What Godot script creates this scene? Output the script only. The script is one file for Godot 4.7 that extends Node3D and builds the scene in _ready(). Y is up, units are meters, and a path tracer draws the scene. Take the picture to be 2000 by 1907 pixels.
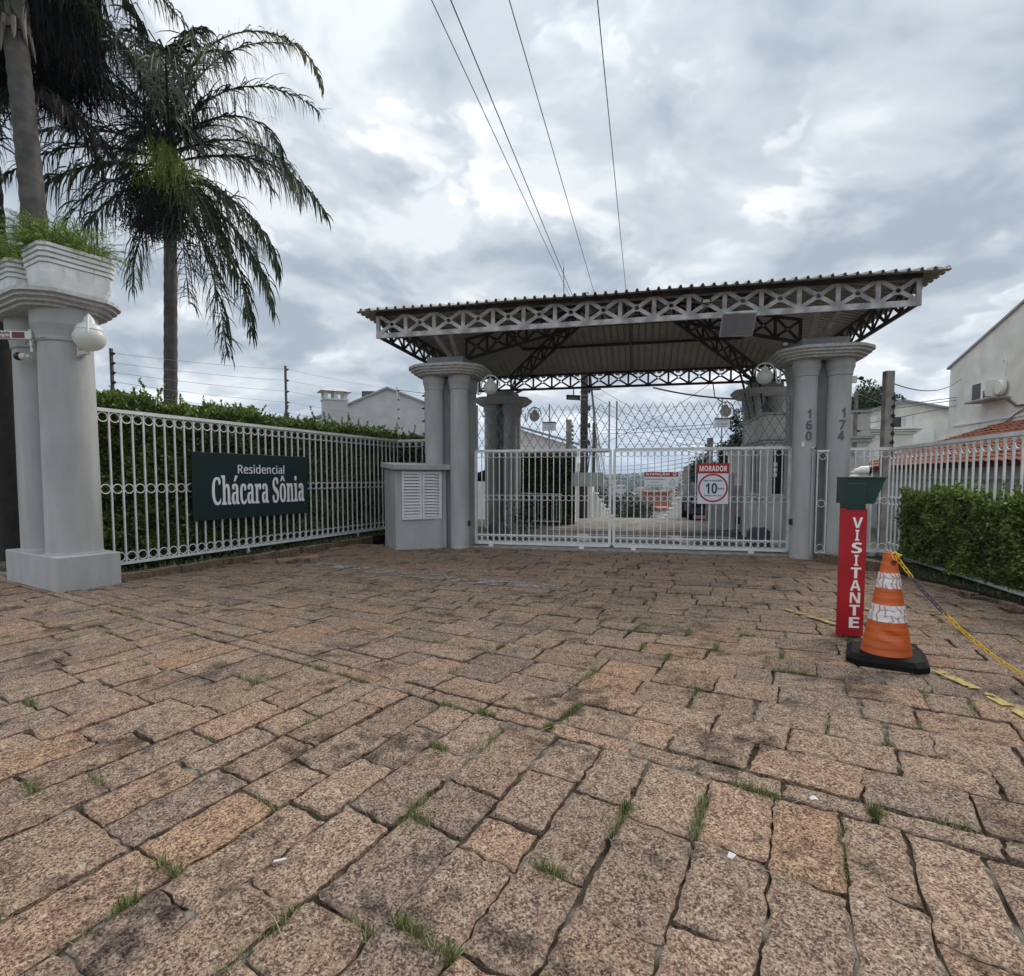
extends Node3D
# A gated residential entrance: grey column pairs carry a hipped truss canopy over white sliding gates; granite paving in front.

var names := {}
var unit := BoxMesh.new()
var M := {}
var rng := RandomNumberGenerator.new()

class MB:
	var v := PackedVector3Array()
	var n := PackedVector3Array()
	var c := PackedColorArray()
	var col := Color.WHITE
	func tri(a: Vector3, b: Vector3, d: Vector3, na: Vector3, nb: Vector3, nd: Vector3) -> void:
		if (b - a).cross(d - a).dot(na + nb + nd) > 0.0:
			v.append_array([a, d, b]); n.append_array([na, nd, nb])
		else:
			v.append_array([a, b, d]); n.append_array([na, nb, nd])
		c.append(col); c.append(col); c.append(col)
	func tric(a: Vector3, b: Vector3, d: Vector3, na: Vector3, nb: Vector3, nd: Vector3, ca: Color, cb: Color, cd: Color) -> void:
		if (b - a).cross(d - a).dot(na + nb + nd) > 0.0:
			v.append_array([a, d, b]); n.append_array([na, nd, nb]); c.append_array([ca, cd, cb])
		else:
			v.append_array([a, b, d]); n.append_array([na, nb, nd]); c.append_array([ca, cb, cd])
	func quad(a: Vector3, b: Vector3, d: Vector3, e: Vector3, m: Vector3) -> void:
		tri(a, b, d, m, m, m); tri(a, d, e, m, m, m)
	func face(a: Vector3, b: Vector3, d: Vector3, e: Vector3, out: Vector3) -> void:   # flat quad, its normal on the side of out
		var m := (b - a).cross(d - a)
		if m.length_squared() < 1e-14: m = (d - a).cross(e - a)
		m = m.normalized()
		if m.dot(out) < 0.0: m = -m
		quad(a, b, d, e, m)
	func box(at: Vector3, size: Vector3, b := Basis()) -> void:
		var h := size * 0.5
		for k in 3:
			for s in [-1.0, 1.0]:
				var m := Vector3(); m[k] = s
				var p := Vector3(); p[(k + 1) % 3] = h[(k + 1) % 3]
				var q := Vector3(); q[(k + 2) % 3] = h[(k + 2) % 3]
				var o := m * h[k]
				quad(at + b * (o - p - q), at + b * (o + p - q), at + b * (o + p + q), at + b * (o - p + q), (b * m).normalized())
	func bevel_box(at: Vector3, size: Vector3, r: float, b := Basis()) -> void:   # a box with chamfered edges
		var h := size * 0.5
		for k in 3:
			var k1 := (k + 1) % 3
			var k2 := (k + 2) % 3
			for s in [-1.0, 1.0]:
				var m := Vector3(); m[k] = s
				var p := Vector3(); p[k1] = h[k1] - r
				var q := Vector3(); q[k2] = h[k2] - r
				var o := m * h[k]
				quad(at + b * (o - p - q), at + b * (o + p - q), at + b * (o + p + q), at + b * (o - p + q), b * m)
				for t in [-1.0, 1.0]:   # edge between face k,s and face k1,t
					var w := Vector3(); w[k2] = h[k2] - r
					var e0 := Vector3(); e0[k] = s * h[k]; e0[k1] = t * (h[k1] - r)
					var e1 := Vector3(); e1[k] = s * (h[k] - r); e1[k1] = t * h[k1]
					var mm := Vector3(); mm[k] = s; mm[k1] = t
					quad(at + b * (e0 - w), at + b * (e0 + w), at + b * (e1 + w), at + b * (e1 - w), b * mm.normalized())
		for sx in [-1.0, 1.0]:
			for sy in [-1.0, 1.0]:
				for sz in [-1.0, 1.0]:
					var mm := Vector3(sx, sy, sz).normalized()
					var i := h - Vector3(r, r, r)
					tri(at + b * Vector3(sx * h.x, sy * i.y, sz * i.z), at + b * Vector3(sx * i.x, sy * h.y, sz * i.z), at + b * Vector3(sx * i.x, sy * i.y, sz * h.z), b * mm, b * mm, b * mm)
	func bar(p: Vector3, q: Vector3, w: float, h: float, up := Vector3.UP) -> void:
		box((p + q) * 0.5, Vector3(w, h, p.distance_to(q)), axes(q - p, up))
	static func axes(d: Vector3, up := Vector3.UP) -> Basis:
		var z := d.normalized()
		if absf(z.dot(up)) > 0.99: up = Vector3.RIGHT if absf(z.x) < 0.9 else Vector3.UP
		var x := up.cross(z).normalized()
		return Basis(x, z.cross(x), z)
	func tube(p: Array, r, seg := 6, closed := false) -> void:
		var rings := []
		var cnt := p.size()
		for i in cnt:
			var d: Vector3 = (p[(i + 1) % cnt] - p[(i - 1 + cnt) % cnt]) if closed else (p[mini(i + 1, cnt - 1)] - p[maxi(i - 1, 0)])
			var bb := axes(d)
			var rr: float = r[i] if r is Array else r
			var ring := []
			for k in seg:
				var a := TAU * k / seg
				ring.append([p[i] + bb * Vector3(cos(a) * rr, sin(a) * rr, 0), bb * Vector3(cos(a), sin(a), 0)])
			rings.append(ring)
		for i in (cnt if closed else cnt - 1):
			var j := (i + 1) % cnt
			for k in seg:
				var l := (k + 1) % seg
				tri(rings[i][k][0], rings[i][l][0], rings[j][l][0], rings[i][k][1], rings[i][l][1], rings[j][l][1])
				tri(rings[i][k][0], rings[j][l][0], rings[j][k][0], rings[i][k][1], rings[j][l][1], rings[j][k][1])
		if not closed:
			for e in [0, cnt - 1]:
				var m: Vector3 = (p[0] - p[1]).normalized() if e == 0 else (p[cnt - 1] - p[cnt - 2]).normalized()
				for k in range(1, seg - 1):
					tri(rings[e][0][0], rings[e][k][0], rings[e][k + 1][0], m, m, m)
	func lathe(prof: Array, seg: int, at := Vector3.ZERO, b := Basis(), arc := TAU) -> void:   # profile of Vector2(radius, height), smooth round, flat along
		for i in prof.size() - 1:
			var p: Vector2 = prof[i]
			var q: Vector2 = prof[i + 1]
			var t := (q - p).normalized()
			if t == Vector2.ZERO: continue
			for k in seg:
				var a := arc * k / seg
				var e := arc * (k + 1) / seg
				var da := Vector3(cos(a), 0, sin(a))
				var de := Vector3(cos(e), 0, sin(e))
				var na := b * Vector3(da.x * t.y, -t.x, da.z * t.y)
				var ne := b * Vector3(de.x * t.y, -t.x, de.z * t.y)
				var p0 := at + b * (da * p.x + Vector3.UP * p.y)
				var p1 := at + b * (de * p.x + Vector3.UP * p.y)
				var q0 := at + b * (da * q.x + Vector3.UP * q.y)
				var q1 := at + b * (de * q.x + Vector3.UP * q.y)
				if p.x > 1e-5: tri(p0, p1, q1, na, ne, ne)
				if q.x > 1e-5: tri(p0, q1, q0, na, ne, na)
	func prism(poly: PackedVector2Array, y0: float, y1: float, at := Vector3.ZERO, b := Basis(), top_scale := 1.0) -> void:   # outline in x,z
		var idx := Geometry2D.triangulate_polygon(poly)
		var lo := []
		var hi := []
		for p in poly:
			lo.append(at + b * Vector3(p.x, y0, p.y)); hi.append(at + b * Vector3(p.x * top_scale, y1, p.y * top_scale))
		var up := b * Vector3.UP
		for i in range(0, idx.size(), 3):
			tri(hi[idx[i]], hi[idx[i + 1]], hi[idx[i + 2]], up, up, up)
			tri(lo[idx[i]], lo[idx[i + 1]], lo[idx[i + 2]], -up, -up, -up)
		var cw := Geometry2D.is_polygon_clockwise(poly)
		for i in poly.size():
			var j := (i + 1) % poly.size()
			var e := poly[j] - poly[i]
			var m2 := Vector2(e.y, -e.x).normalized() * (1.0 if not cw else -1.0)
			face(lo[i], lo[j], hi[j], hi[i], b * Vector3(m2.x, 0, m2.y))
	func ring(at: Vector3, b: Basis, R: float, r: float, seg := 16, sides := 6) -> void:   # a torus in the plane x,y of b
		var p := []
		for k in seg:
			var a := TAU * k / seg
			p.append(at + b * Vector3(cos(a) * R, sin(a) * R, 0))
		tube(p, r, sides, true)
	func ball(at: Vector3, r: Vector3, seg := 16, rows := 10, b := Basis()) -> void:
		for i in rows:
			var t0 := PI * i / rows - PI / 2
			var t1 := PI * (i + 1) / rows - PI / 2
			for k in seg:
				var q := []
				for w in [[t0, k], [t0, k + 1], [t1, k + 1], [t1, k]]:
					var a: float = TAU * w[1] / seg
					q.append(Vector3(cos(w[0]) * cos(a), sin(w[0]), cos(w[0]) * sin(a)))
				var f := func(d: Vector3) -> Vector3: return at + b * (d * r)
				var g := func(d: Vector3) -> Vector3: return (b * (d / r)).normalized()
				if i > 0: tri(f.call(q[0]), f.call(q[1]), f.call(q[2]), g.call(q[0]), g.call(q[1]), g.call(q[2]))
				else: tri(f.call(q[0]), f.call(q[2]), f.call(q[3]), g.call(q[0]), g.call(q[2]), g.call(q[3]))
				if i > 0 and i < rows - 1: tri(f.call(q[0]), f.call(q[2]), f.call(q[3]), g.call(q[0]), g.call(q[2]), g.call(q[3]))
	func mesh() -> ArrayMesh:
		var a := []
		a.resize(Mesh.ARRAY_MAX)
		a[Mesh.ARRAY_VERTEX] = v; a[Mesh.ARRAY_NORMAL] = n; a[Mesh.ARRAY_COLOR] = c
		var m := ArrayMesh.new()
		m.add_surface_from_arrays(Mesh.PRIMITIVE_TRIANGLES, a)
		return m

func numbered(s: String) -> String:
	if not names.has(s):
		names[s] = 0
		return s
	names[s] += 1
	return "%s_%03d" % [s, names[s]]

func tag(o: Node, label: String, category := "", group := "", kind := "") -> Node:
	if label: o.set_meta("label", label)
	if category: o.set_meta("category", category)
	if group: o.set_meta("group", group)
	if kind: o.set_meta("kind", kind)
	return o

func thing(nm: String, at: Vector3, label: String, category: String, group := "") -> Node3D:
	var o := Node3D.new()
	o.name = numbered(nm)
	add_child(o)
	o.position = at
	tag(o, label, category, group)
	return o

func put(nm: String, mesh, mat: Material, parent: Node3D = null, world := true) -> MeshInstance3D:   # one named mesh; its vertices are world points unless world is false
	var o := MeshInstance3D.new()
	o.mesh = mesh.mesh() if mesh is MB else mesh
	o.material_override = mat
	o.cast_shadow = GeometryInstance3D.SHADOW_CASTING_SETTING_ON
	if parent == null:
		o.name = numbered(nm)
		add_child(o)
	else:
		o.name = nm
		parent.add_child(o, true)
		if world: o.global_position = Vector3.ZERO
	return o

func rod(nm: String, p: Vector3, q: Vector3, w: float, h: float, mat: Material, parent: Node3D, up := Vector3.UP) -> MeshInstance3D:   # a straight bar of its own, all sharing one box mesh
	var o := MeshInstance3D.new()
	o.mesh = unit
	o.material_override = mat
	o.name = nm
	parent.add_child(o, true)
	var b := MB.axes(q - p, up)
	o.global_transform = Transform3D(Basis(b.x * w, b.y * h, b.z * p.distance_to(q)), (p + q) * 0.5)
	return o

func inst(nm: String, mesh: Mesh, mat: Material, parent: Node3D, xf: Transform3D) -> MeshInstance3D:   # a shared mesh at a world transform
	var o := MeshInstance3D.new()
	o.mesh = mesh
	o.material_override = mat
	o.name = nm
	parent.add_child(o, true)
	o.global_transform = xf
	return o

func multi(nm: String, mesh: Mesh, mat: Material, xfs: Array, cols: Array, parent: Node3D = null) -> MultiMeshInstance3D:
	var mm := MultiMesh.new()
	mm.transform_format = MultiMesh.TRANSFORM_3D
	mm.use_colors = not cols.is_empty()
	mm.mesh = mesh
	mm.instance_count = xfs.size()
	for i in xfs.size():
		mm.set_instance_transform(i, xfs[i])
		if not cols.is_empty(): mm.set_instance_color(i, cols[i])
	var o := MultiMeshInstance3D.new()
	o.multimesh = mm
	o.material_override = mat
	o.set_meta("kind", "stuff")
	if parent == null:
		o.name = numbered(nm); add_child(o)
	else:
		o.name = nm; parent.add_child(o, true)
		o.global_transform = Transform3D()
	return o

func text(nm: String, s: String, w: float, h: float, at: Vector3, b: Basis, mat: Material, parent: Node3D, serif := false, bold := true, depth := 0.004) -> MeshInstance3D:   # raised lettering fitted to w by h, centred at a point
	var t := TextMesh.new()
	var f := SystemFont.new()
	f.font_names = PackedStringArray(["Droid Serif" if serif else "Droid Sans"])
	f.font_weight = 700 if bold else 400
	t.font = f; t.text = s; t.font_size = 64; t.pixel_size = 0.01; t.depth = 0.2; t.curve_step = 2.0
	var bb := t.get_aabb()
	var o := MeshInstance3D.new()
	o.mesh = t; o.material_override = mat; o.name = nm
	parent.add_child(o, true)
	var sc := Vector3(w / maxf(bb.size.x, 0.01), h / maxf(bb.size.y, 0.01), depth / 0.2)
	var bs := Basis(b.x * sc.x, b.y * sc.y, b.z * sc.z)
	var mid := bb.get_center(); mid.z = 0
	o.global_transform = Transform3D(bs, at - bs * mid)
	return o

func smooth(a: float, b: float, x: float) -> float: return smoothstep(a, b, x)

func fn(seed_: int, freq: float, oct := 4, kind := FastNoiseLite.TYPE_SIMPLEX_SMOOTH) -> FastNoiseLite:
	var f := FastNoiseLite.new()
	f.seed = seed_; f.frequency = freq; f.noise_type = kind; f.fractal_octaves = oct
	if oct == 1: f.fractal_type = FastNoiseLite.FRACTAL_NONE
	return f

func grey(im: Image, x: int, y: int, s: int, d: PackedByteArray) -> float: return d[y * s + x] / 255.0

func tex_mottle(seed_: int, size: int, lo: float, hi: float, freq: float) -> ImageTexture:   # soft uneven tone, tiles
	var a := fn(seed_, freq, 5).get_seamless_image(size, size)
	var b := fn(seed_ + 7, freq * 14.0, 3).get_seamless_image(size, size)
	a.convert(Image.FORMAT_L8); b.convert(Image.FORMAT_L8)
	var da := a.get_data()
	var db := b.get_data()
	var o := PackedByteArray()
	o.resize(size * size)
	for i in size * size:
		var t := clampf(da[i] / 255.0 * 0.75 + db[i] / 255.0 * 0.25, 0.0, 1.0)
		o[i] = int(255.0 * lerpf(lo, hi, t))
	return ImageTexture.create_from_image(Image.create_from_data(size, size, false, Image.FORMAT_L8, o))

func tex_granite(size: int) -> Array:   # coarse pink granite, a mosaic of dark, brown, pink and pale grains: [colour, height]
	var im := []
	for k in 4:
		var f := fn(8 + k, [0.085, 0.17, 0.035, 0.007][k], 1 if k < 2 else 4, FastNoiseLite.TYPE_CELLULAR if k < 2 else FastNoiseLite.TYPE_SIMPLEX_SMOOTH)
		f.cellular_return_type = FastNoiseLite.RETURN_CELL_VALUE
		if k < 2:
			f.domain_warp_enabled = true
			f.domain_warp_amplitude = 9.0 - 4.0 * k
			f.domain_warp_frequency = 0.10
		var g := f.get_seamless_image(size, size)
		g.convert(Image.FORMAT_L8)
		im.append(g.get_data())
	var da: PackedByteArray = im[0]
	var db: PackedByteArray = im[1]
	var dc: PackedByteArray = im[2]
	var dg: PackedByteArray = im[3]
	var o := PackedByteArray()
	o.resize(size * size * 3)
	var hh := PackedByteArray()
	hh.resize(size * size)
	var stops := [0.0, 0.27, 0.36, 0.48, 0.62, 0.74, 1.0]
	var tones := [Color(0.30, 0.265, 0.26), Color(0.37, 0.32, 0.305), Color(0.53, 0.44, 0.40), Color(0.66, 0.555, 0.495), Color(0.745, 0.64, 0.565), Color(0.81, 0.735, 0.655), Color(0.87, 0.83, 0.78)]
	var ramp := PackedByteArray()
	for i in 256:
		var t := i / 255.0
		var k := 0
		while k < 5 and t > stops[k + 1]: k += 1
		var c: Color = (tones[k] as Color).lerp(tones[k + 1], clampf((t - stops[k]) / (stops[k + 1] - stops[k]), 0, 1))
		ramp.append_array([int(c.r * 255), int(c.g * 255), int(c.b * 255)])
	for i in size * size:
		var v := da[i] * 0.40 + db[i] * 0.30 + dc[i] * 0.42 + (dg[i] - 128) * 0.25 - 14.0
		var k := clampi(int((v - 128.0) * 1.12 + 130.0), 0, 255) * 3
		o[i * 3] = ramp[k]; o[i * 3 + 1] = ramp[k + 1]; o[i * 3 + 2] = ramp[k + 2]
		hh[i] = clampi(int(v), 0, 255)
	return [ImageTexture.create_from_image(Image.create_from_data(size, size, false, Image.FORMAT_RGB8, o)), ImageTexture.create_from_image(Image.create_from_data(size, size, false, Image.FORMAT_L8, hh))]

func mat(nm: String, lin: Color, rough := 0.8, metal := 0.0, tex: Texture2D = null, scale := 1.0, vcol := false) -> StandardMaterial3D:
	var m := StandardMaterial3D.new()
	m.resource_name = nm
	m.albedo_color = lin.linear_to_srgb()
	m.roughness = rough; m.metallic = metal
	if tex:
		m.albedo_texture = tex
		m.uv1_triplanar = true; m.uv1_world_triplanar = true
		m.uv1_scale = Vector3.ONE * scale
	m.vertex_color_use_as_albedo = vcol
	M[nm] = m
	return m

func leafmat(nm: String, lin: Color, back: float) -> StandardMaterial3D:
	var m := mat(nm, lin, 0.45, 0.0, null, 1.0, true)
	m.backlight_enabled = true
	m.backlight = Color(back, back, back * 0.6)
	m.cull_mode = BaseMaterial3D.CULL_DISABLED
	return m

func materials() -> void:
	var soft := tex_mottle(21, 512, 0.84, 1.0, 0.006)
	var rough := tex_mottle(31, 512, 0.55, 1.0, 0.008)
	var fine := tex_mottle(41, 512, 0.7, 1.0, 0.03)
	var streak := tex_mottle(51, 512, 0.80, 1.0, 0.007)
	var gr := tex_granite(1024)
	mat("grey_paint", Color(0.525, 0.53, 0.52), 0.75, 0, streak, 1.0)
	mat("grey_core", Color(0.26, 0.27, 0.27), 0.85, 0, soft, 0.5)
	mat("stone_trim", Color(0.74, 0.74, 0.72), 0.8, 0, fine, 0.9)
	mat("planter_white", Color(0.92, 0.92, 0.91), 0.7, 0, soft, 1.3)
	mat("white_metal", Color(0.90, 0.90, 0.89), 0.4, 0, soft, 1.5)
	mat("truss_white", Color(0.80, 0.78, 0.77), 0.5, 0, rough, 0.9)
	mat("truss_eave_dark", Color(0.10, 0.082, 0.078), 0.6, 0, rough, 1.0)  # dark tone of the trusses; on the eave strip it is painted shade
	mat("roof_sheet", Color(0.50, 0.47, 0.42), 0.85, 0, soft, 0.6)
	mat("white_shutter", Color(0.82, 0.83, 0.83), 0.45, 0, soft, 1.0)
	mat("sign_green", Color(0.008, 0.026, 0.026), 0.35)
	mat("letter_white", Color(0.93, 0.93, 0.92), 0.5)
	mat("sign_red", Color(0.50, 0.012, 0.022), 0.4, 0, soft, 0.8)
	mat("sign_panel", Color(0.72, 0.745, 0.79), 0.45)
	mat("sign_grey", Color(0.40, 0.43, 0.38), 0.5, 0, soft, 1.0)
	mat("ink", Color(0.03, 0.035, 0.07), 0.6)
	mat("totem_green", Color(0.010, 0.045, 0.030), 0.35, 0, soft, 1.0)
	mat("cone_orange", Color(0.70, 0.135, 0.022), 0.45, 0, soft, 1.4)
	mat("cone_white", Color(0.78, 0.76, 0.75), 0.35)
	mat("cone_crack", Color(0.50, 0.27, 0.26), 0.6)
	mat("rubber", Color(0.012, 0.0115, 0.0115), 0.8, 0, fine, 2.0)
	mat("chain_yellow", Color(0.80, 0.50, 0.02), 0.4)
	mat("chain_black", Color(0.05, 0.05, 0.08), 0.45)
	mat("black", Color(0.015, 0.015, 0.017), 0.4)
	mat("dark_grey", Color(0.07, 0.075, 0.08), 0.5)
	mat("camera_white", Color(0.74, 0.74, 0.68), 0.35)
	mat("steel", Color(0.33, 0.34, 0.35), 0.45, 0.4, soft, 1.0)
	mat("wire", Color(0.05, 0.05, 0.055), 0.6)
	mat("razor", Color(0.13, 0.14, 0.15), 0.5, 0.3)
	mat("panel_grey", Color(0.30, 0.30, 0.33), 0.35, 0, soft, 1.0)
	mat("lens_glass", Color(0.45, 0.47, 0.48), 0.15)
	mat("number_metal", Color(0.11, 0.115, 0.12), 0.5)
	mat("concrete", Color(0.55, 0.52, 0.47), 0.9, 0, rough, 0.8)
	mat("wood_pole", Color(0.14, 0.115, 0.10), 0.9, 0, rough, 1.2)
	mat("bark", Color(0.17, 0.155, 0.14), 0.95, 0, rough, 0.9)
	mat("bark_dark", Color(0.06, 0.048, 0.042), 0.95, 0, rough, 0.9)
	mat("thatch", Color(0.055, 0.040, 0.034), 0.95, 0, null, 1.0, true)
	mat("wall_white", Color(0.84, 0.84, 0.82), 0.9, 0, soft, 0.25)
	mat("wall_cream", Color(0.86, 0.83, 0.76), 0.9, 0, soft, 0.3)
	mat("wall_pinkish", Color(0.66, 0.64, 0.645), 0.9, 0, soft, 0.3)
	mat("wall_grey", Color(0.42, 0.44, 0.44), 0.9, 0, soft, 0.4)
	mat("guard_wall", Color(0.88, 0.86, 0.81), 0.85, 0, soft, 0.5)
	mat("terracotta", Color(0.58, 0.215, 0.13), 0.85, 0, rough, 0.9, true)
	mat("window_glass", Color(0.03, 0.035, 0.04), 0.08)
	mat("curb_stone", Color(0.26, 0.20, 0.16), 0.95, 0, gr[0], 0.8)
	mat("asphalt", Color(0.085, 0.085, 0.085), 0.95, 0, rough, 0.7)
	mat("road_concrete", Color(0.44, 0.40, 0.34), 0.95, 0, rough, 0.35)
	mat("paint_white", Color(0.55, 0.54, 0.52), 0.8, 0, rough, 1.6)
	mat("paint_yellow", Color(0.66, 0.52, 0.13), 0.8, 0, rough, 2.0)
	mat("bed", Color(0.9, 0.9, 0.9), 0.98, 0, rough, 2.2, true)
	mat("soil", Color(0.05, 0.042, 0.03), 0.98, 0, rough, 1.0)
	mat("terrain", Color(0.9, 0.9, 0.9), 0.98, 0, rough, 0.02, true)
	mat("globe", Color(0.82, 0.82, 0.80), 0.35)
	mat("globe_old", Color(0.86, 0.84, 0.80), 0.45)
	mat("lamp_white", Color(0.72, 0.72, 0.71), 0.4)
	mat("car_dark", Color(0.02, 0.02, 0.024), 0.2)
	mat("car_red", Color(0.10, 0.012, 0.014), 0.2)
	mat("blue_plate", Color(0.02, 0.08, 0.42), 0.4)
	mat("amber", Color(0.30, 0.18, 0.05), 0.3)
	mat("dark_red", Color(0.14, 0.012, 0.014), 0.3)
	mat("paper", Color(0.80, 0.80, 0.82), 0.8)
	mat("straw", Color(0.42, 0.34, 0.22), 0.9)
	mat("fruit_dark", Color(0.02, 0.014, 0.012), 0.7)
	leafmat("leaf", Color(0.95, 0.95, 0.95), 0.35)
	leafmat("grass", Color(0.95, 0.95, 0.95), 0.3)
	leafmat("palm_leaf", Color(0.95, 0.95, 0.95), 0.18)
	var g := mat("granite", Color(0.95, 0.95, 0.95), 0.92, 0, gr[0], 1.5, true)
	g.heightmap_enabled = true
	g.heightmap_texture = gr[1]
	g.heightmap_scale = 0.9
	for k in ["globe", "globe_old"]:
		M[k].backlight_enabled = true
		M[k].backlight = Color(0.85, 0.85, 0.82)
	M["grey_paint"].uv1_scale = Vector3(0.9, 0.22, 0.9)
	for k in ["rubber", "granite", "soil", "bed"]: M[k].metallic_specular = 0.25

func sky_image() -> Image:   # overcast: a broken deck of cloud over pale blue, with extra brightness added overhead
	var w := 3072
	var h := 1536
	var im := Image.create(w, h, false, Image.FORMAT_RGBF)
	var big := fn(12, 0.6, 3)
	var mid := fn(84, 1.9, 6)
	mid.fractal_gain = 0.56
	var crack := fn(143, 2.0, 5)
	var sun := Vector3(0.40, 0.62, -0.67).normalized()
	var top := h / 2 + 12
	for y in top:
		var el := PI * 0.5 - PI * (y + 0.5) / h
		var up := sin(el)
		var ce := cos(el)
		var k := 1.0 / (maxf(up, 0.0) + 0.24)
		var zen := lerpf(1.0, 1.35, smoothstep(0.45, 1.0, up))   # brighter overhead as overcast skies are, added to light things below
		var hz := smoothstep(0.17, 0.0, up)          # pale blue air low down
		for x in w:
			var a := TAU * ((x + 0.5) / w - 0.5)
			var dx := sin(a) * ce
			var dz := -cos(a) * ce
			var px := dx * k
			var pz := dz * k
			var b := big.get_noise_2d(px, pz)
			var m := mid.get_noise_2d(px + b * 0.25, pz)
			var c := crack.get_noise_2d(px + m * 0.30, pz - m * 0.22)
			var t := 0.5 + b * 0.40 + m * 0.78          # thickness of the deck
			var near := maxf(0.0, dx * sun.x + up * sun.y + dz * sun.z)
			var lit := 0.055 * near * near + 0.10 * pow(near, 10.0)
			var thin := smoothstep(0.44, 0.14, t) * 0.75 + 0.80 * smoothstep(0.14, 0.42, c) * smoothstep(0.75, 0.35, t)
			var thick := smoothstep(0.40, 0.86, t)
			var r := lerpf(0.475, 0.315, thick) + thin * 0.225 + lit
			var g := lerpf(0.528, 0.370, thick) + thin * 0.205 + lit
			var bl := lerpf(0.583, 0.435, thick) + thin * 0.18 + lit * 0.9
			r = lerpf(r, 0.44, hz * 0.7); g = lerpf(g, 0.545, hz * 0.7); bl = lerpf(bl, 0.69, hz * 0.7)
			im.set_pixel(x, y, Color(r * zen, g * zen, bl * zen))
	im.fill_rect(Rect2i(0, top, w, h - top), Color(0.18, 0.17, 0.15))
	return im

func camera_and_light() -> void:
	var cam := Camera3D.new()
	cam.name = "camera"
	add_child(cam)
	cam.position = Vector3(0, 1.45, 0)
	cam.rotation = Vector3(-atan(65.0 / 1090.0), deg_to_rad(12.9), 0)
	# a wide lens, 2000 x 1907 pixels with a focal length of 1090; its axis meets the picture a little below the middle
	cam.near = 0.1
	cam.far = 6000.0
	cam.projection = Camera3D.PROJECTION_FRUSTUM
	cam.size = 0.1 * 1907.0 / 1090.0
	cam.frustum_offset = Vector2(0, 0.1 * 46.5 / 1090.0)
	cam.current = true
	var env := Environment.new()
	env.background_mode = Environment.BG_SKY
	var sky := Sky.new()
	var pm := PanoramaSkyMaterial.new()
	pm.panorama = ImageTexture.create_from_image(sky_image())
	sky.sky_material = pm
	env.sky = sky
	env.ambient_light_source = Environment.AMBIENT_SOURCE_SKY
	env.tonemap_mode = Environment.TONE_MAPPER_LINEAR
	env.tonemap_exposure = 1.36
	env.sdfgi_enabled = true
	env.ssao_enabled = true
	env.ssil_enabled = true
	env.fog_enabled = true
	env.fog_density = 0.00035
	env.fog_light_color = Color(0.80, 0.86, 0.93)
	var we := WorldEnvironment.new()
	we.name = "world_environment"
	we.environment = env
	add_child(we)
	var sun := DirectionalLight3D.new()
	sun.name = "sun"
	add_child(sun)
	sun.light_energy = 0.5
	sun.light_angular_distance = 22.0
	sun.light_color = Color(1.0, 0.965, 0.92)
	sun.shadow_enabled = true
	sun.look_at_from_position(Vector3.ZERO, -Vector3(0.40, 0.62, -0.67))

func terrain_y(x: float, z: float) -> float:
	var d := maxf(0.0, -19.0 - z)
	var y := -0.16 - 0.13 * minf(d, 130.0) * smoothstep(0.0, 12.0, d)
	y -= 7.0 * smoothstep(130.0, 330.0, d)
	y += 29.0 * smoothstep(420.0, 1500.0, d) + 9.0 * smoothstep(1500.0, 3000.0, d)
	if d > 300.0: y += (sin(x * 0.0041 + 0.6) * 4.0 + sin(x * 0.0113 + z * 0.004) * 2.5) * smoothstep(300.0, 1300.0, d)
	return y

func ground() -> void:
	# one sheet out to the horizon, sinking beyond the gate into a valley with hills behind
	var xs := []
	var zs := []
	for i in 61:
		var t := (i - 30) / 30.0
		xs.append(signf(t) * (absf(t) * 60.0 + pow(absf(t), 4.0) * 3500.0))
	for z in [400.0, 150.0, 60.0, 20.0, 5.0, -5.0, -12.0, -16.0, -19.0]: zs.append(z)
	for i in range(1, 70):
		var t := i / 69.0
		zs.append(-19.0 - 200.0 * t - pow(t, 3.0) * 4200.0)
	var nz := fn(9, 0.01, 4)
	var hgt := []
	for j in zs.size():
		var row := []
		for i in xs.size(): row.append(Vector3(xs[i], terrain_y(xs[i], zs[j]), zs[j]))
		hgt.append(row)
	var mb := MB.new()
	var nrm := func(i: int, j: int) -> Vector3:
		var a: Vector3 = hgt[j][mini(i + 1, xs.size() - 1)] - hgt[j][maxi(i - 1, 0)]
		var b: Vector3 = hgt[maxi(j - 1, 0)][i] - hgt[mini(j + 1, zs.size() - 1)][i]
		return b.cross(a).normalized()
	var colr := func(p: Vector3) -> Color:
		var t := nz.get_noise_2d(p.x * 0.3, p.z * 0.3) * 0.5 + 0.5
		return Color(0.05, 0.075, 0.03).lerp(Color(0.15, 0.15, 0.09), t)
	for j in zs.size() - 1:
		for i in xs.size() - 1:
			var q := [[i, j], [i + 1, j], [i + 1, j + 1], [i, j + 1]]
			var p := []
			var m := []
			var k := []
			for w in q:
				p.append(hgt[w[1]][w[0]]); m.append(nrm.call(w[0], w[1])); k.append(colr.call(hgt[w[1]][w[0]]))
			mb.tric(p[0], p[1], p[2], m[0], m[1], m[2], k[0], k[1], k[2])
			mb.tric(p[0], p[2], p[3], m[0], m[2], m[3], k[0], k[2], k[3])
	tag(put("ground", mb, M["terrain"]), "grassy ground sinking beyond the gate into a valley with hazy hills", "", "", "structure")

const BE := Vector2(0.943, 0.334)     # along the seam between the two ways the paving is laid
const BF := Vector2(0.334, -0.943)    # across it, away from the street

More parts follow.
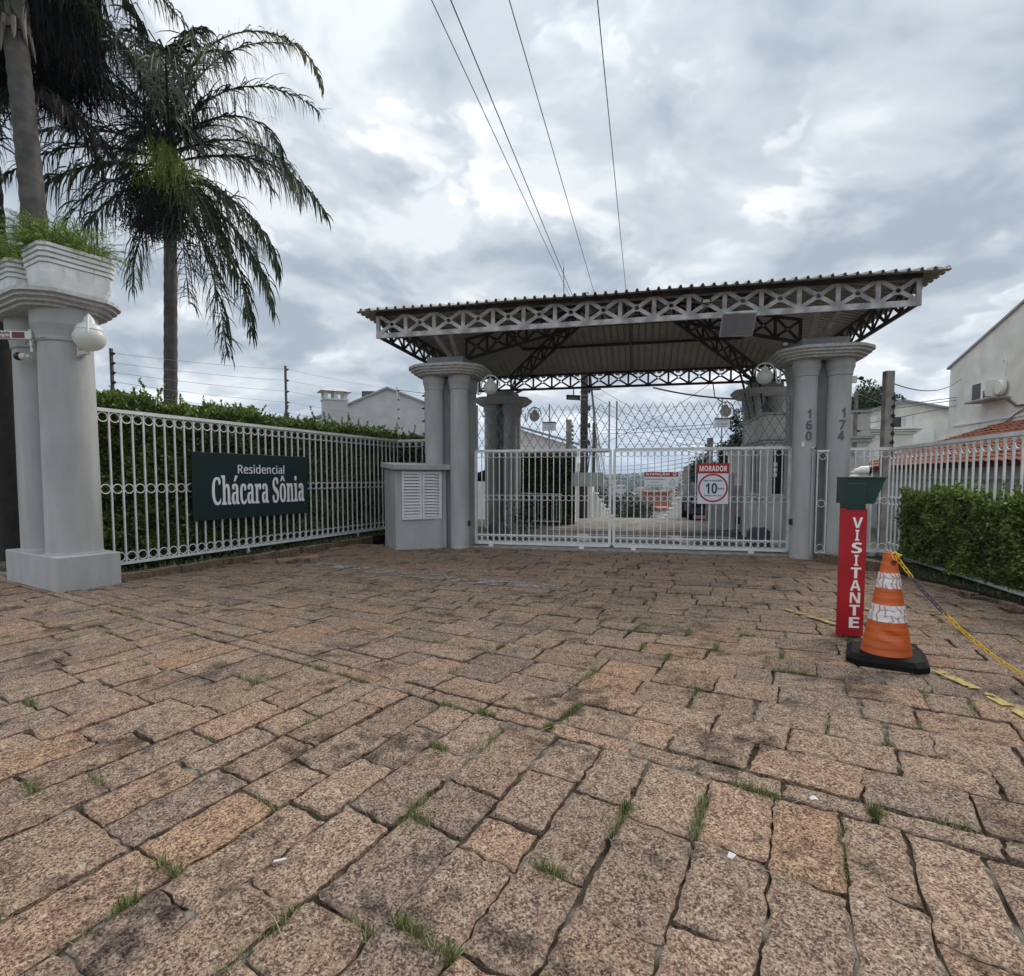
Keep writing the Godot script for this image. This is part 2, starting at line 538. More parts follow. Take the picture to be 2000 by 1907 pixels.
func kerb_left(z: float) -> float: return -7.374 + 0.1867 * (-6.61 - z) + 0.30
func kerb_right(z: float) -> float: return 3.58 + (z + 10.03) * 0.216
func in_plinth(p: Vector2) -> bool:
	var d := p - Vector2(-7.91, -6.19)
	return absf(d.dot(Vector2(0.949, 0.316))) < 0.80 and absf(d.dot(Vector2(0.316, -0.949))) < 0.35

func paved(p: Vector2) -> bool:
	if p.y > -0.15 or p.x < -11.0 or p.x > 6.0: return false
	if p.y < -11.1: return false
	if p.y < -6.35 and p.x < kerb_left(p.y) + 0.02: return false
	if p.y < -2.5 and p.x > kerb_right(p.y) - 0.02: return false
	if in_plinth(p): return false
	return true

func stone_mesh(q: Array, nx: int, ny: int, tint: Color, lift: float, tilt: Vector2, wob: FastNoiseLite, dirt: FastNoiseLite) -> MB:
	var mb := MB.new()
	var ctr: Vector2 = (q[0] + q[1] + q[2] + q[3]) * 0.25
	var us := [0.0, 0.035]
	for i in range(1, nx): us.append(0.035 + 0.93 * i / nx)
	us.append_array([0.965, 1.0])
	var vs := [0.0, 0.07]
	for i in range(1, ny): vs.append(0.07 + 0.86 * i / ny)
	vs.append_array([0.93, 1.0])
	var P := []
	var C := []
	for j in vs.size():
		var rp := []
		var rc := []
		for i in us.size():
			var u: float = us[i] * 2.0 - 1.0
			var v: float = vs[j] * 2.0 - 1.0
			var uu := u * (1.0 - 0.008 * pow(absf(v), 12.0))
			var vv := v * (1.0 - 0.014 * pow(absf(u), 12.0))
			var e0: Vector2 = q[0].lerp(q[1], uu * 0.5 + 0.5)
			var e1: Vector2 = q[3].lerp(q[2], uu * 0.5 + 0.5)
			var p := e0.lerp(e1, vv * 0.5 + 0.5)
			var edge := i == 0 or j == 0 or i == us.size() - 1 or j == vs.size() - 1
			var wb := 0.011 if edge else 0.004
			p += Vector2(wob.get_noise_2d(p.x * 11.0, p.y * 11.0), wob.get_noise_2d(p.x * 11.0 + 90.0, p.y * 11.0)) * wb * 1.7
			var y := lift + (p - ctr).dot(tilt) + wob.get_noise_2d(p.x * 5.0, p.y * 5.0 + 31.0) * 0.0045 + wob.get_noise_2d(p.x * 19.0 + 7.0, p.y * 19.0) * 0.0055
			if edge: y -= 0.005 + 0.007 * absf(wob.get_noise_2d(p.x * 23.0, p.y * 23.0))
			rp.append(Vector3(p.x, y, p.y))
			var s := dirt.get_noise_2d(p.x * 1.3, p.y * 1.3) * 0.6 + dirt.get_noise_2d(p.x * 7.0, p.y * 7.0) * 0.55
			var t2 := lerpf(1.0, 0.40, smoothstep(0.12, 0.46, s))
			if edge: t2 *= 0.88
			var cc := Color(tint.r * t2, tint.g * t2 * lerpf(1.0, 1.03, 1.0 - t2), tint.b * t2 * lerpf(1.0, 1.12, 1.0 - t2))
			rc.append(cc)
		P.append(rp); C.append(rc)
	var nu := us.size()
	var nv := vs.size()
	var N := []
	for j in nv:
		var rn := []
		for i in nu:   # the face of the stone is smooth, its broken rim keeps edges
			var a: Vector3 = P[j][clampi(i + 1, 1, nu - 2)] - P[j][clampi(i - 1, 1, nu - 2)]
			var b: Vector3 = P[clampi(j + 1, 1, nv - 2)][i] - P[clampi(j - 1, 1, nv - 2)][i]
			var m := a.cross(b).normalized()
			rn.append(m if m.y > 0 else -m)
		N.append(rn)
	for j in nv - 1:
		for i in nu - 1:
			var q0: Vector3 = P[j][i]
			var q1: Vector3 = P[j][i + 1]
			var q2: Vector3 = P[j + 1][i + 1]
			var q3: Vector3 = P[j + 1][i]
			if i == 0 or j == 0 or i == nu - 2 or j == nv - 2:
				var fm := (q2 - q0).cross(q3 - q1).normalized()
				if fm.y < 0: fm = -fm
				mb.tric(q0, q1, q2, fm, fm, fm, C[j][i], C[j][i + 1], C[j + 1][i + 1])
				mb.tric(q0, q2, q3, fm, fm, fm, C[j][i], C[j + 1][i + 1], C[j + 1][i])
				continue
			mb.tric(q0, q1, q2, N[j][i], N[j][i + 1], N[j + 1][i + 1], C[j][i], C[j][i + 1], C[j + 1][i + 1])
			mb.tric(q0, q2, q3, N[j][i], N[j + 1][i + 1], N[j + 1][i], C[j][i], C[j + 1][i + 1], C[j + 1][i])
	var rim := []
	for i in us.size(): rim.append([0, i])
	for j in range(1, vs.size()): rim.append([j, us.size() - 1])
	for i in range(us.size() - 2, -1, -1): rim.append([vs.size() - 1, i])
	for j in range(vs.size() - 2, 0, -1): rim.append([j, 0])
	for k in rim.size():
		var a: Array = rim[k]
		var b: Array = rim[(k + 1) % rim.size()]
		var pa: Vector3 = P[a[0]][a[1]]
		var pb: Vector3 = P[b[0]][b[1]]
		mb.col = C[a[0]][a[1]] * 0.85
		mb.face(pa, pb, Vector3(pb.x, -0.07, pb.z), Vector3(pa.x, -0.07, pa.z), (pa + pb) * 0.5 - Vector3(ctr.x, pa.y, ctr.y))
	return mb

func pavement() -> void:
	var root := thing("pavement", Vector3(-1, 0, -6), "", "", "")
	tag(root, "driveway of rough pink granite setts with dark and mossy joints", "", "", "structure")
	rng.seed = 4
	var wob := fn(17, 1.0, 3)
	var dirt := fn(23, 1.0, 4)
	var stones := []   # [corner array, zone]
	var org := Vector2(0.0, -3.0)
	var col := Vector2(0.245, -0.970)
	# street side: columns of long setts running towards the seam
	var s := -11.5
	while s < 6.5:
		var w := rng.randf_range(0.235, 0.315)
		var d := 0.10 + rng.randf() * 0.12
		var first := 0.085
		while d < 6.6:
			var l := rng.randf_range(0.36, 0.60)
			if rng.randf() < 0.18: l *= 0.62
			var d1 := d + l
			var j0 := rng.randf_range(0.002, 0.013)
			var j1 := rng.randf_range(0.002, 0.014)
			var sk := rng.randf_range(-0.012, 0.012)
			var base := org + BE * s
			var q := [base + BE * j0 - col * (first + j0 + sk), base + BE * (w - j1) - col * (first + j0 - sk), base + BE * (w - j1) - col * (d1 - j1 - sk), base + BE * j0 - col * (d1 - j1 + sk)]
			# long axis first
			stones.append([q[0], q[3], q[2], q[1]])
			first = d1; d = d1
		s += w
	# a narrow course on the seam
	s = -11.0
	while s < 6.5:
		var l := rng.randf_range(0.34, 0.58)
		var b0 := org + BE * s
		stones.append([b0 + BE * 0.01 - BF * 0.07, b0 + BE * (l - 0.01) - BF * (0.07 + rng.randf_range(-0.01, 0.01)), b0 + BE * (l - 0.01) + BF * 0.065, b0 + BE * 0.01 + BF * 0.06])
		s += l
	# gate side: courses that start along the seam and swing square to the gate
	var piv := Vector2(-0.8, -3.28) + BF * 0.085
	var ang := 19.5
	for course in 40:
		var wd := rng.randf_range(0.255, 0.325)
		var ang1 := maxf(0.0, ang - 1.05)
		var dir0 := Vector2(cos(deg_to_rad(ang)), sin(deg_to_rad(ang)))
		var dir1 := Vector2(cos(deg_to_rad(ang1)), sin(deg_to_rad(ang1)))
		var nrm := Vector2(dir0.y, -dir0.x)
		var piv1 := piv + nrm * wd
		var t := -10.0 - rng.randf() * 0.4
		while t < 7.0:
			var l := rng.randf_range(0.36, 0.56)
			if rng.randf() < 0.14: l *= 0.6
			var j0 := rng.randf_range(0.002, 0.014)
			var j1 := rng.randf_range(0.001, 0.010)
			var j2 := rng.randf_range(0.001, 0.009)
			var sk := rng.randf_range(-0.02, 0.02)
			stones.append([piv + dir0 * (t + j0) + nrm * j2, piv + dir0 * (t + l - j0) + nrm * j1, piv1 + dir1 * (t + l - j0 + sk) - nrm * j2, piv1 + dir1 * (t + j0 + sk) - nrm * j1])
			t += l
		piv = piv1; ang = ang1
		if piv.y < -11.4: break
	var kept := []
	for q in stones:
		var c: Vector2 = (q[0] + q[1] + q[2] + q[3]) * 0.25
		if q[0].distance_to(q[3]) < 0.09: continue
		if not paved(c): continue
		# in reach of the photograph's view, with a margin of some metres
		var fwd := c.dot(Vector2(-0.223, -0.975))
		var side := c.dot(Vector2(0.975, -0.223))
		if fwd < 0.3 or absf(side) > fwd * 0.95 + 2.2: continue
		var seen := absf(side) < fwd * 0.95 and fwd > 1.3
		kept.append([c.length() + (0.0 if seen else 60.0), c, q])
	kept.sort_custom(func(a, b): return a[0] < b[0])
	var rest := MB.new()
	for i in kept.size():
		var c: Vector2 = kept[i][1]
		var q: Array = kept[i][2]
		var t := rng.randf()
		var tone := Color(0.90, 0.875, 0.80)
		if t < 0.30: tone = Color(0.84, 0.835, 0.79)
		elif t < 0.44: tone = Color(0.95, 0.88, 0.78)
		elif t < 0.465: tone = Color(0.97, 0.86, 0.72)
		elif t < 0.62: tone = Color(0.75, 0.755, 0.74)
		tone = tone * (rng.randf_range(0.86, 1.08))
		# setts get darker towards the gate, most at the left
		var far := smoothstep(-6.0, -9.5, c.y) * (0.5 + 0.5 * smoothstep(0.0, -5.0, c.x))
		tone = tone.lerp(Color(0.50, 0.47, 0.43), far * 0.5)
		var lift := rng.randf_range(-0.007, 0.006)
		var tl := Vector2(rng.randf_range(-1, 1), rng.randf_range(-1, 1)) * 0.011
		var near: bool = kept[i][0] < 4.2
		var mb := stone_mesh(q, 13 if near else 5, 8 if near else 3, tone, lift, tl, wob, dirt)
		if i < 300: put("paving_stone", mb, M["granite"], root)
		else:
			rest.v.append_array(mb.v); rest.n.append_array(mb.n); rest.c.append_array(mb.c)
	if rest.v.size(): tag(put("far_paving_stones", rest, M["granite"], root), "", "", "", "stuff")
	# what lies between the setts: dark soil, and grey mortar in places
	var bed := MB.new()
	var nb := fn(71, 1.0, 4)
	var step := 0.04
	var x0 := -10.5
	var z0 := -11.3
	var cx := int(16.5 / step)
	var cz := int(11.2 / step)
	var rows := []
	for j in cz + 1:
		var row := []
		for i in cx + 1:
			var x := x0 + i * step
			var z := z0 + j * step
			var m := nb.get_noise_2d(x * 0.55, z * 0.55) + 0.5 * nb.get_noise_2d(x * 3.1, z * 3.1) + 0.10 * smoothstep(-2.0, 2.0, x)
			var mortar := smoothstep(0.16, 0.30, m)
			var y := lerpf(-0.026, -0.014, mortar) + nb.get_noise_2d(x * 9.0, z * 9.0) * 0.014
			var cl := Color(0.085, 0.066, 0.048).lerp(Color(0.16, 0.13, 0.095), nb.get_noise_2d(x * 4.0 + 50.0, z * 4.0) * 0.5 + 0.5).lerp(Color(0.46, 0.415, 0.33) * (0.75 + 0.9 * nb.get_noise_2d(x * 13.0, z * 13.0)), mortar)
			row.append([Vector3(x, y, z), cl])
		rows.append(row)
	for j in cz:
		for i in cx:
			var a: Array = rows[j][i]
			var b: Array = rows[j][i + 1]
			var c: Array = rows[j + 1][i + 1]
			var d: Array = rows[j + 1][i]
			var m: Vector3 = (c[0] - a[0]).cross(b[0] - a[0]).normalized()
			if m.y < 0: m = -m
			bed.tric(a[0], b[0], c[0], m, m, m, a[1], b[1], c[1])
			bed.tric(a[0], c[0], d[0], m, m, m, a[1], c[1], d[1])
	put("joint_bed", bed, M["bed"], root)
	# grass in the joints: short blades in tufts
	rng.seed = 91
	var blade := MB.new()
	var up := Vector3(0, 0.3, 1).normalized()
	blade.tri(Vector3(-0.0015, 0, 0), Vector3(0.0015, 0, 0), Vector3(0.0011, 0.022, 0.003), up, up, up)
	blade.tri(Vector3(-0.0015, 0, 0), Vector3(0.0011, 0.022, 0.003), Vector3(-0.0011, 0.022, 0.003), up, up, up)
	blade.tri(Vector3(-0.0011, 0.022, 0.003), Vector3(0.0011, 0.022, 0.003), Vector3(0, 0.042, 0.014), up, up, up)
	var xf := []
	var cols := []
	for i in kept.size():
		if kept[i][0] > 7.5: break
		var q: Array = kept[i][2]
		var c: Vector2 = kept[i][1]
		var side := rng.randi() % 4
		if rng.randf() > 0.55: continue
		var e0: Vector2 = q[side]
		var e1: Vector2 = q[(side + 1) % 4]
		var t0 := rng.randf() * 0.7
		var t1 := t0 + rng.randf_range(0.25, 1.0)
		var out := ((e0 + e1) * 0.5 - c).normalized() * 0.012
		var dense := int(rng.randf_range(60, 330) * (1.7 if absf(c.x) < 1.2 else 0.8))
		for k in dense:
			var p := e0.lerp(e1, minf(1.0, lerpf(t0, t1, rng.randf()))) + out + Vector2(rng.randfn(0, 0.012), rng.randfn(0, 0.012))
			var bb := Basis(Vector3.UP, rng.randf() * TAU) * Basis(Vector3.RIGHT, rng.randf_range(-1.3, 1.5))
			var sc := rng.randf_range(0.55, 1.45)
			xf.append(Transform3D(bb.scaled(Vector3.ONE * sc), Vector3(p.x, -0.02, p.y)))
			cols.append(Color(0.13, 0.19, 0.045).lerp(Color(0.34, 0.31, 0.15), pow(rng.randf(), 1.3)))
	var gm := multi("joint_grass", blade.mesh(), M["grass"], xf, cols)
	tag(gm, "short grass and moss growing in the joints of the granite setts", "grass")

func stone_curb(nm: String, pts: Array, w: float, h: float, label: String) -> void:
	var root := thing(nm, Vector3(pts[0].x, 0, pts[0].y), "", "")
	tag(root, label, "", "", "structure")
	var wob := fn(19, 1.0, 3)
	var dirt := fn(29, 1.0, 3)
	for k in pts.size() - 1:
		var a: Vector2 = pts[k]
		var b: Vector2 = pts[k + 1]
		var d := (b - a).normalized()
		var m := Vector2(-d.y, d.x) * w * 0.5
		var t := 0.0
		var len := a.distance_to(b)
		while t < len - 0.1:
			var l := minf(rng.randf_range(0.38, 0.75), len - t)
			var p0 := a + d * (t + 0.008)
			var p1 := a + d * (t + l - 0.008)
			var tone := Color(0.85, 0.80, 0.74) * rng.randf_range(0.6, 1.0)
			put("curb_stone", stone_mesh([p0 - m, p1 - m, p1 + m, p0 + m], 6, 3, tone, h + rng.randf_range(-0.02, 0.02), Vector2(rng.randf_range(-1, 1), rng.randf_range(-1, 1)) * 0.05, wob, dirt), M["granite"], root)
			t += l

func cornice_outline(a: float, b: float, ea: float, eb: float) -> PackedVector2Array:   # half sizes, half lengths of the straight sides
	var o := PackedVector2Array()
	for s in [[1, 1], [-1, 1], [-1, -1], [1, -1]]:
		var q := [Vector2(a, eb), Vector2(a * 0.93, lerpf(eb, b, 0.33)), Vector2(lerpf(ea, a, 0.60), lerpf(eb, b, 0.60)), Vector2(lerpf(ea, a, 0.33), b * 0.93), Vector2(ea, b)]
		if s[0] * s[1] < 0: q.reverse()
		for p in q: o.append(Vector2(p.x * s[0], p.y * s[1]))
	return o

func grow(o: PackedVector2Array, k: float) -> PackedVector2Array:
	var r := PackedVector2Array()
	for p in o: r.append(p * k)
	return r

func cornice_mesh(o: PackedVector2Array, y0: float) -> MB:   # three rounded steps, the widest on top
	var mb := MB.new()
	mb.prism(grow(o, 0.80), y0 - 0.03, y0 + 0.012)
	mb.prism(grow(o, 0.875), y0 + 0.010, y0 + 0.050)
	mb.prism(grow(o, 0.905), y0 + 0.046, y0 + 0.060)
	mb.prism(grow(o, 0.945), y0 + 0.056, y0 + 0.096)
	mb.prism(grow(o, 0.965), y0 + 0.092, y0 + 0.106)
	mb.prism(o, y0 + 0.102, y0 + 0.150)
	return mb

func make_pillar() -> Node3D:
	var root := thing("entrance_pillar", Vector3.ZERO, "", "pillar", "column clusters carrying the canopy")
	var cm := MB.new()
	cm.lathe([Vector2(0.205, -0.1), Vector2(0.205, 0.03), Vector2(0.198, 0.06), Vector2(0.196, 1.2), Vector2(0.190, 3.27), Vector2(0.205, 3.285), Vector2(0.205, 3.32), Vector2(0.215, 3.37), Vector2(0.235, 3.43), Vector2(0.235, 3.60)], 32)
	var col := cm.mesh()
	for sx in [-1, 1]:
		for sz in [-1, 1]:
			inst("column", col, M["grey_paint"], root, Transform3D(Basis(), Vector3(0.275 * sx, 0, 0.28 * sz)))
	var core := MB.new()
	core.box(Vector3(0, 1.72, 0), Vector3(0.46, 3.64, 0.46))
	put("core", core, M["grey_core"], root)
	put("cornice", cornice_mesh(cornice_outline(0.80, 0.80, 0.37, 0.37), 3.60), M["stone_trim"], root)
	var bl := MB.new()
	bl.bevel_box(Vector3(0, 3.845, 0), Vector3(0.78, 0.21, 0.78), 0.008)
	put("cap_block", bl, M["grey_paint"], root)
	return root

func truss(nm: String, a: Vector3, b: Vector3, up: Vector3, panels: int, mt: Material, parent: Node3D, w := 0.055, out := Vector3.ZERO, top_mat: Material = null) -> Node3D:
	# a flat lattice girder: chords, posts, and in each panel four braces that meet at a ring
	var o := Node3D.new()
	o.name = nm
	parent.add_child(o, true)
	o.global_position = a
	var d := (b - a).normalized()
	var nrm := d.cross(up).normalized()
	var h := up.length()
	var u := up.normalized()
	var th := w * 0.55
	rod("bottom_chord", a - d * w * 0.5, b + d * w * 0.5, th * 1.25, w * 1.25, mt, o, u)
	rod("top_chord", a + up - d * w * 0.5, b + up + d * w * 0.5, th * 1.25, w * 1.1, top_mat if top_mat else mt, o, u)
	var R := w * 0.72
	var rm := MB.new()
	rm.ring(Vector3.ZERO, Basis(), R, w * 0.27, 12, 5)
	var ring := rm.mesh()
	for i in panels + 1:
		var p := a.lerp(b, float(i) / panels)
		rod("post", p + u * w * 0.62, p + up - u * w * 0.55, th, w, mt, o, d)
		if i == panels: break
		var q := a.lerp(b, float(i + 1) / panels)
		var m := (p + q + up) * 0.5
		for c in [p + u * w * 0.7 + d * w * 0.5, q + u * w * 0.7 - d * w * 0.5, p + up - u * w * 0.6 + d * w * 0.5, q + up - u * w * 0.6 - d * w * 0.5]:
			var k: Vector3 = (m - c).normalized()
			rod("brace", c, m - k * R * 0.9, w * 0.9, th * 0.8, mt, o, nrm)
		inst("ring", ring, mt, o, Transform3D(Basis(d, u, nrm), m))
	return o

func canopy() -> void:
	var root := thing("canopy", Vector3(-0.38, 3.9, -13.73), "large hipped canopy of corrugated sheet on white and brown lattice trusses over the gate", "canopy")
	var x0 := -5.01
	var x1 := 4.25
	var z1 := -10.2
	var z0 := -17.27
	var y := 4.22
	var up := Vector3(0, 0.42, 0)
	truss("front_truss", Vector3(x0, y, z1), Vector3(x1, y, z1), up, 16, M["truss_white"], root, 0.072, Vector3.ZERO, M["truss_eave_dark"])
	truss("back_truss", Vector3(x0, y, z0), Vector3(x1, y, z0), up, 16, M["truss_eave_dark"], root, 0.055)
	truss("side_truss", Vector3(x0, y, z1 - 0.05), Vector3(x0, y, z0 + 0.05), up, 12, M["truss_eave_dark"], root, 0.055)
	truss("side_truss", Vector3(x1, y, z1 - 0.05), Vector3(x1, y, z0 + 0.05), up, 12, M["truss_eave_dark"], root, 0.055)
	var zm := (z0 + z1) * 0.5
	var ax0 := x0 + 3.535
	var ax1 := x1 - 3.535
	var yr := 5.12
	var hips := [[Vector3(-3.66, 4.0, -11.6), Vector3(ax0, yr, zm)], [Vector3(-3.66, 4.0, -15.86), Vector3(ax0, yr, zm)], [Vector3(2.90, 4.0, -11.6), Vector3(ax1, yr, zm)], [Vector3(2.90, 4.0, -15.86), Vector3(ax1, yr, zm)]]
	for e in hips: truss("hip_truss", e[0], e[1], up, 6, M["truss_eave_dark"], root, 0.055)
	truss("ridge_truss", Vector3(ax0, yr, zm), Vector3(ax1, yr, zm), up, 4, M["truss_eave_dark"], root, 0.05)
	# purlins half-way up each slope, and a long rod down the middle
	var ym := y + 0.42 + 0.45 * 0.5 + 0.0
	var mx0 := (x0 + ax0) * 0.5
	var mx1 := (x1 + ax1) * 0.5
	for z in [(z0 + zm) * 0.5, (z1 + zm) * 0.5]: rod("purlin", Vector3(mx0, ym + 0.19, z), Vector3(mx1, ym + 0.19, z), 0.05, 0.07, M["truss_eave_dark"], root)
	for x in [mx0, mx1]: rod("purlin", Vector3(x, ym + 0.19, (z0 + zm) * 0.5), Vector3(x, ym + 0.19, (z1 + zm) * 0.5), 0.05, 0.07, M["truss_eave_dark"], root)
	rod("tie_rod", Vector3(-0.3, y + 0.36, z0 + 0.05), Vector3(-0.3, 5.45, zm), 0.035, 0.035, M["truss_eave_dark"], root)
	rod("tie_rod", Vector3(-0.3, y + 0.36, z1 - 0.05), Vector3(-0.3, 5.45, zm), 0.035, 0.035, M["truss_eave_dark"], root)
	# splayed struts from the cap blocks up to the trusses
	for sx in [-3.945, 3.18]:
		for sz in [[-11.25, -10.24], [-16.22, -17.23]]:
			for k in [-1, 1]: rod("strut", Vector3(sx + (0.17 if sx < 0.0 else -0.14) + 0.05 * k, 3.90, sz[0]), Vector3(sx + (0.22 if sx < 0.0 else -0.19) + 0.17 * k, y + 0.02, sz[1]), 0.085, 0.05, M["truss_white"] if sz[1] > sz[0] else M["truss_eave_dark"], root)
	# the roof: four slopes of waved sheet, 8 mm thick, overhanging the trusses
	var ov := 0.30
	var ye := y + 0.42 + 0.055 - ov * 0.245
	var yt := y + 0.42 + 0.055 + 3.535 * 0.245
	var ex0 := x0 - ov
	var ex1 := x1 + ov
	var ez0 := z0 - ov
	var ez1 := z1 + ov
	var pitch := 0.177
	var run := zm - ez0
	for side in 4:
		var mb := MB.new()
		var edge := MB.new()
		var along0: float = ex0 if side < 2 else ez0
		var along1: float = ex1 if side < 2 else ez1
		var n := int((along1 - along0) / (pitch / 16.0))
		var prev := []
		for i in n + 1:
			var s := lerpf(along0, along1, float(i) / n)
			var reach := minf(run, minf(s - along0, along1 - s))
			var ph := fposmod((s - along0) / pitch, 1.0)
			var wave := 0.050 * smoothstep(0.0, 1.0, clampf(2.2 - absf(ph - 0.5) * 13.0, 0.0, 1.0)) + 0.006 * sin(s * 2.3)
			var pe: Vector3
			var pt: Vector3
			var hgt := lerpf(ye, yt, reach / run)
			match side:
				0:
					pe = Vector3(s, ye + wave, ez1); pt = Vector3(s, hgt + wave, ez1 - reach)
				1:
					pe = Vector3(s, ye + wave, ez0); pt = Vector3(s, hgt + wave, ez0 + reach)
				2:
					pe = Vector3(ex0, ye + wave, s); pt = Vector3(ex0 + reach, hgt + wave, s)
				3:
					pe = Vector3(ex1, ye + wave, s); pt = Vector3(ex1 - reach, hgt + wave, s)
			if i > 0:
				var dn := Vector3(0, -0.010, 0)
				mb.face(prev[0], pe, pt, prev[1], Vector3.UP)
				mb.face(prev[0] + dn, pe + dn, pt + dn, prev[1] + dn, Vector3.DOWN)
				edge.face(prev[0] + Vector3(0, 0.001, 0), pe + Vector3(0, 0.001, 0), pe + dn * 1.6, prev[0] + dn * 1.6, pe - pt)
			prev = [pe, pt]
		put("roof_slope", mb, M["roof_sheet"], root)
		put("eave_shade_strip", edge, M["truss_eave_dark"], root)  # dark strip added along the eave, painting the shade under the overhang
	var rc := MB.new()
	rc.tube([Vector3(ax0, yt + 0.03, zm), Vector3(ax1, yt + 0.03, zm)], 0.07, 10)
	put("ridge_cap", rc, M["roof_sheet"], root)
	# a thin conduit clipped under the front truss on its right half
	var cd := MB.new()
	cd.tube([Vector3(1.15, y - 0.055, z1 + 0.05), Vector3(x1 - 0.1, y - 0.055, z1 + 0.05)], 0.011, 6)
	put("conduit", cd, M["truss_white"], root)

func globe_lamp(at: Vector3, out: Vector3, label: String, mt: Material, r := 0.145) -> void:   # round glass lamp hung from a hoop on a wall plate
	var root := thing("globe_lamp", at, label, "lamp", "globe lamps on the columns")
	var g := MB.new()
	g.ball(at, Vector3(r, r * 0.97, r), 24, 16)
	put("globe", g, mt, root)
	var nk := MB.new()
	nk.lathe([Vector2(0.0, 0.040), Vector2(0.055, 0.038), Vector2(0.060, 0.01), Vector2(0.068, -0.03)], 16, at + Vector3(0, r * 0.97, 0))
	put("collar", nk, M["lamp_white"], root)
	var hp := MB.new()
	var pts := []
	for k in 13:
		var a := PI * k / 12.0
		pts.append(at + out * cos(a) * (r + 0.05) + Vector3.UP * (sin(a) * (r + 0.08) + 0.03))
	hp.tube(pts, 0.016, 6)
	put("hoop", hp, M["lamp_white"], root)
	var arm := MB.new()
	arm.tube([at - out * (r + 0.05) + Vector3(0, 0.03, 0), at - out * (r + 0.06) + Vector3(0, -0.10, 0), at - out * (r + 0.11) + Vector3(0, -0.13, 0)], 0.014, 8)
	arm.tube([at + Vector3(0, r + 0.02, 0), at + Vector3(0, r + 0.12, 0)], 0.012, 8)
	put("arm", arm, M["lamp_white"], root)
	var pl := MB.new()
	pl.bevel_box(at - out * (r + 0.12) + Vector3(0, -0.02, 0), Vector3(0.07, 0.22, 0.02), 0.004, MB.axes(out))
	put("wall_plate", pl, M["lamp_white"], root)

func gate_leaf(nm: String, xa: float, xb: float, n: int, label: String) -> Node3D:
	var z := -11.42
	var root := thing(nm, Vector3(xa, 0, z), label, "gate", "sliding gate leaves")
	var w: Material = M["white_metal"]
	var yt := 2.03
	var yb := 0.09
	rod("top_rail", Vector3(xa, yt, z), Vector3(xb, yt, z), 0.05, 0.05, w, root)
	rod("bottom_rail", Vector3(xa, yb, z), Vector3(xb, yb, z), 0.05, 0.06, w, root)
	rod("lower_rail", Vector3(xa, yb + 0.17, z), Vector3(xb, yb + 0.17, z), 0.03, 0.03, w, root)
	rod("stile", Vector3(xa, yb, z), Vector3(xa, yt, z), 0.052, 0.052, w, root, Vector3.RIGHT)
	rod("stile", Vector3(xb, yb, z), Vector3(xb, yt, z), 0.052, 0.052, w, root, Vector3.RIGHT)
	var rm := MB.new()
	rm.ring(Vector3.ZERO, Basis(), 0.055, 0.0068, 18, 6)
	var ring := rm.mesh()
	for i in range(0, n):
		var x := lerpf(xa, xb, (i + 0.5) / n)
		for y in [yt - 0.088, 1.05, yb + 0.093]: inst("ring", ring, w, root, Transform3D(Basis(), Vector3(x, y, z)))
		if i > 0:
			var bx := lerpf(xa, xb, float(i) / n)
			rod("bar", Vector3(bx, yb, z), Vector3(bx, yt, z), 0.017, 0.017, w, root, Vector3.RIGHT)
	for t in [0.12, 0.80]:
		var x := lerpf(xa, xb, t)
		var wh := MB.new()
		wh.bevel_box(Vector3(x, 0.045, z + 0.012), Vector3(0.10, 0.085, 0.09), 0.006)
		wh.lathe([Vector2(0, -0.012), Vector2(0.032, -0.012), Vector2(0.032, 0.012), Vector2(0, 0.012)], 14, Vector3(x, 0.012, z), Basis(Vector3.RIGHT, PI / 2))
		put("wheel_housing", wh, w, root)
	# flat razor mesh above the rail: crossing barbed strands between upright posts
	var y0 := yt + 0.03
	var y1 := 2.95
	for px in [xa + 0.03, xb - 0.03]: rod("mesh_post", Vector3(px, yt, z), Vector3(px, y1 + 0.04, z), 0.03, 0.03, M["steel"], root, Vector3.RIGHT)
	var pitch := 0.171
	var cnt := int((xb - xa) / pitch)
	var dx := pitch * 3.0
	for k in range(-4, cnt + 4):
		for s in [-1.0, 1.0]:
			var xs := xa + 0.05 + k * pitch
			var p := Vector3(xs, y0, z + 0.006 * s)
			var q := Vector3(xs + dx * s, y1, z + 0.006 * s)
			var t0 := 0.0
			var t1 := 1.0
			var lo := xa + 0.03
			var hi := xb - 0.03
			var f := func(x: float) -> float: return (x - p.x) / (q.x - p.x)
			if s > 0:
				t0 = maxf(t0, f.call(lo)); t1 = minf(t1, f.call(hi))
			else:
				t0 = maxf(t0, f.call(hi)); t1 = minf(t1, f.call(lo))
			if t1 - t0 < 0.06: continue
			var a := p.lerp(q, t0)
			var b := p.lerp(q, t1)
			var mb := MB.new()
			mb.bar(a, b, 0.006, 0.0035, Vector3.BACK)
			var len := a.distance_to(b)
			var d := (b - a).normalized()
			var m := Vector3(-d.y, d.x, 0)
			var t := 0.03
			while t < len - 0.02:
				var c := a + d * t
				for e in [-1.0, 1.0]:
					var o: Vector3 = m * e
					mb.tri(c - d * 0.013, c + d * 0.013, c + o * 0.012 + d * 0.018, Vector3.BACK, Vector3.BACK, Vector3.BACK)
					mb.tri(c - d * 0.013, c + o * 0.012 - d * 0.018, c + d * 0.013, Vector3.BACK, Vector3.BACK, Vector3.BACK)
				t += 0.062
			put("razor_strand", mb, M["razor"], root)
	for y in [2.12, 2.48, 2.86]: rod("mesh_wire", Vector3(xa + 0.03, y, z - 0.012), Vector3(xb - 0.03, y, z - 0.012), 0.003, 0.003, M["razor"], root)
	return root

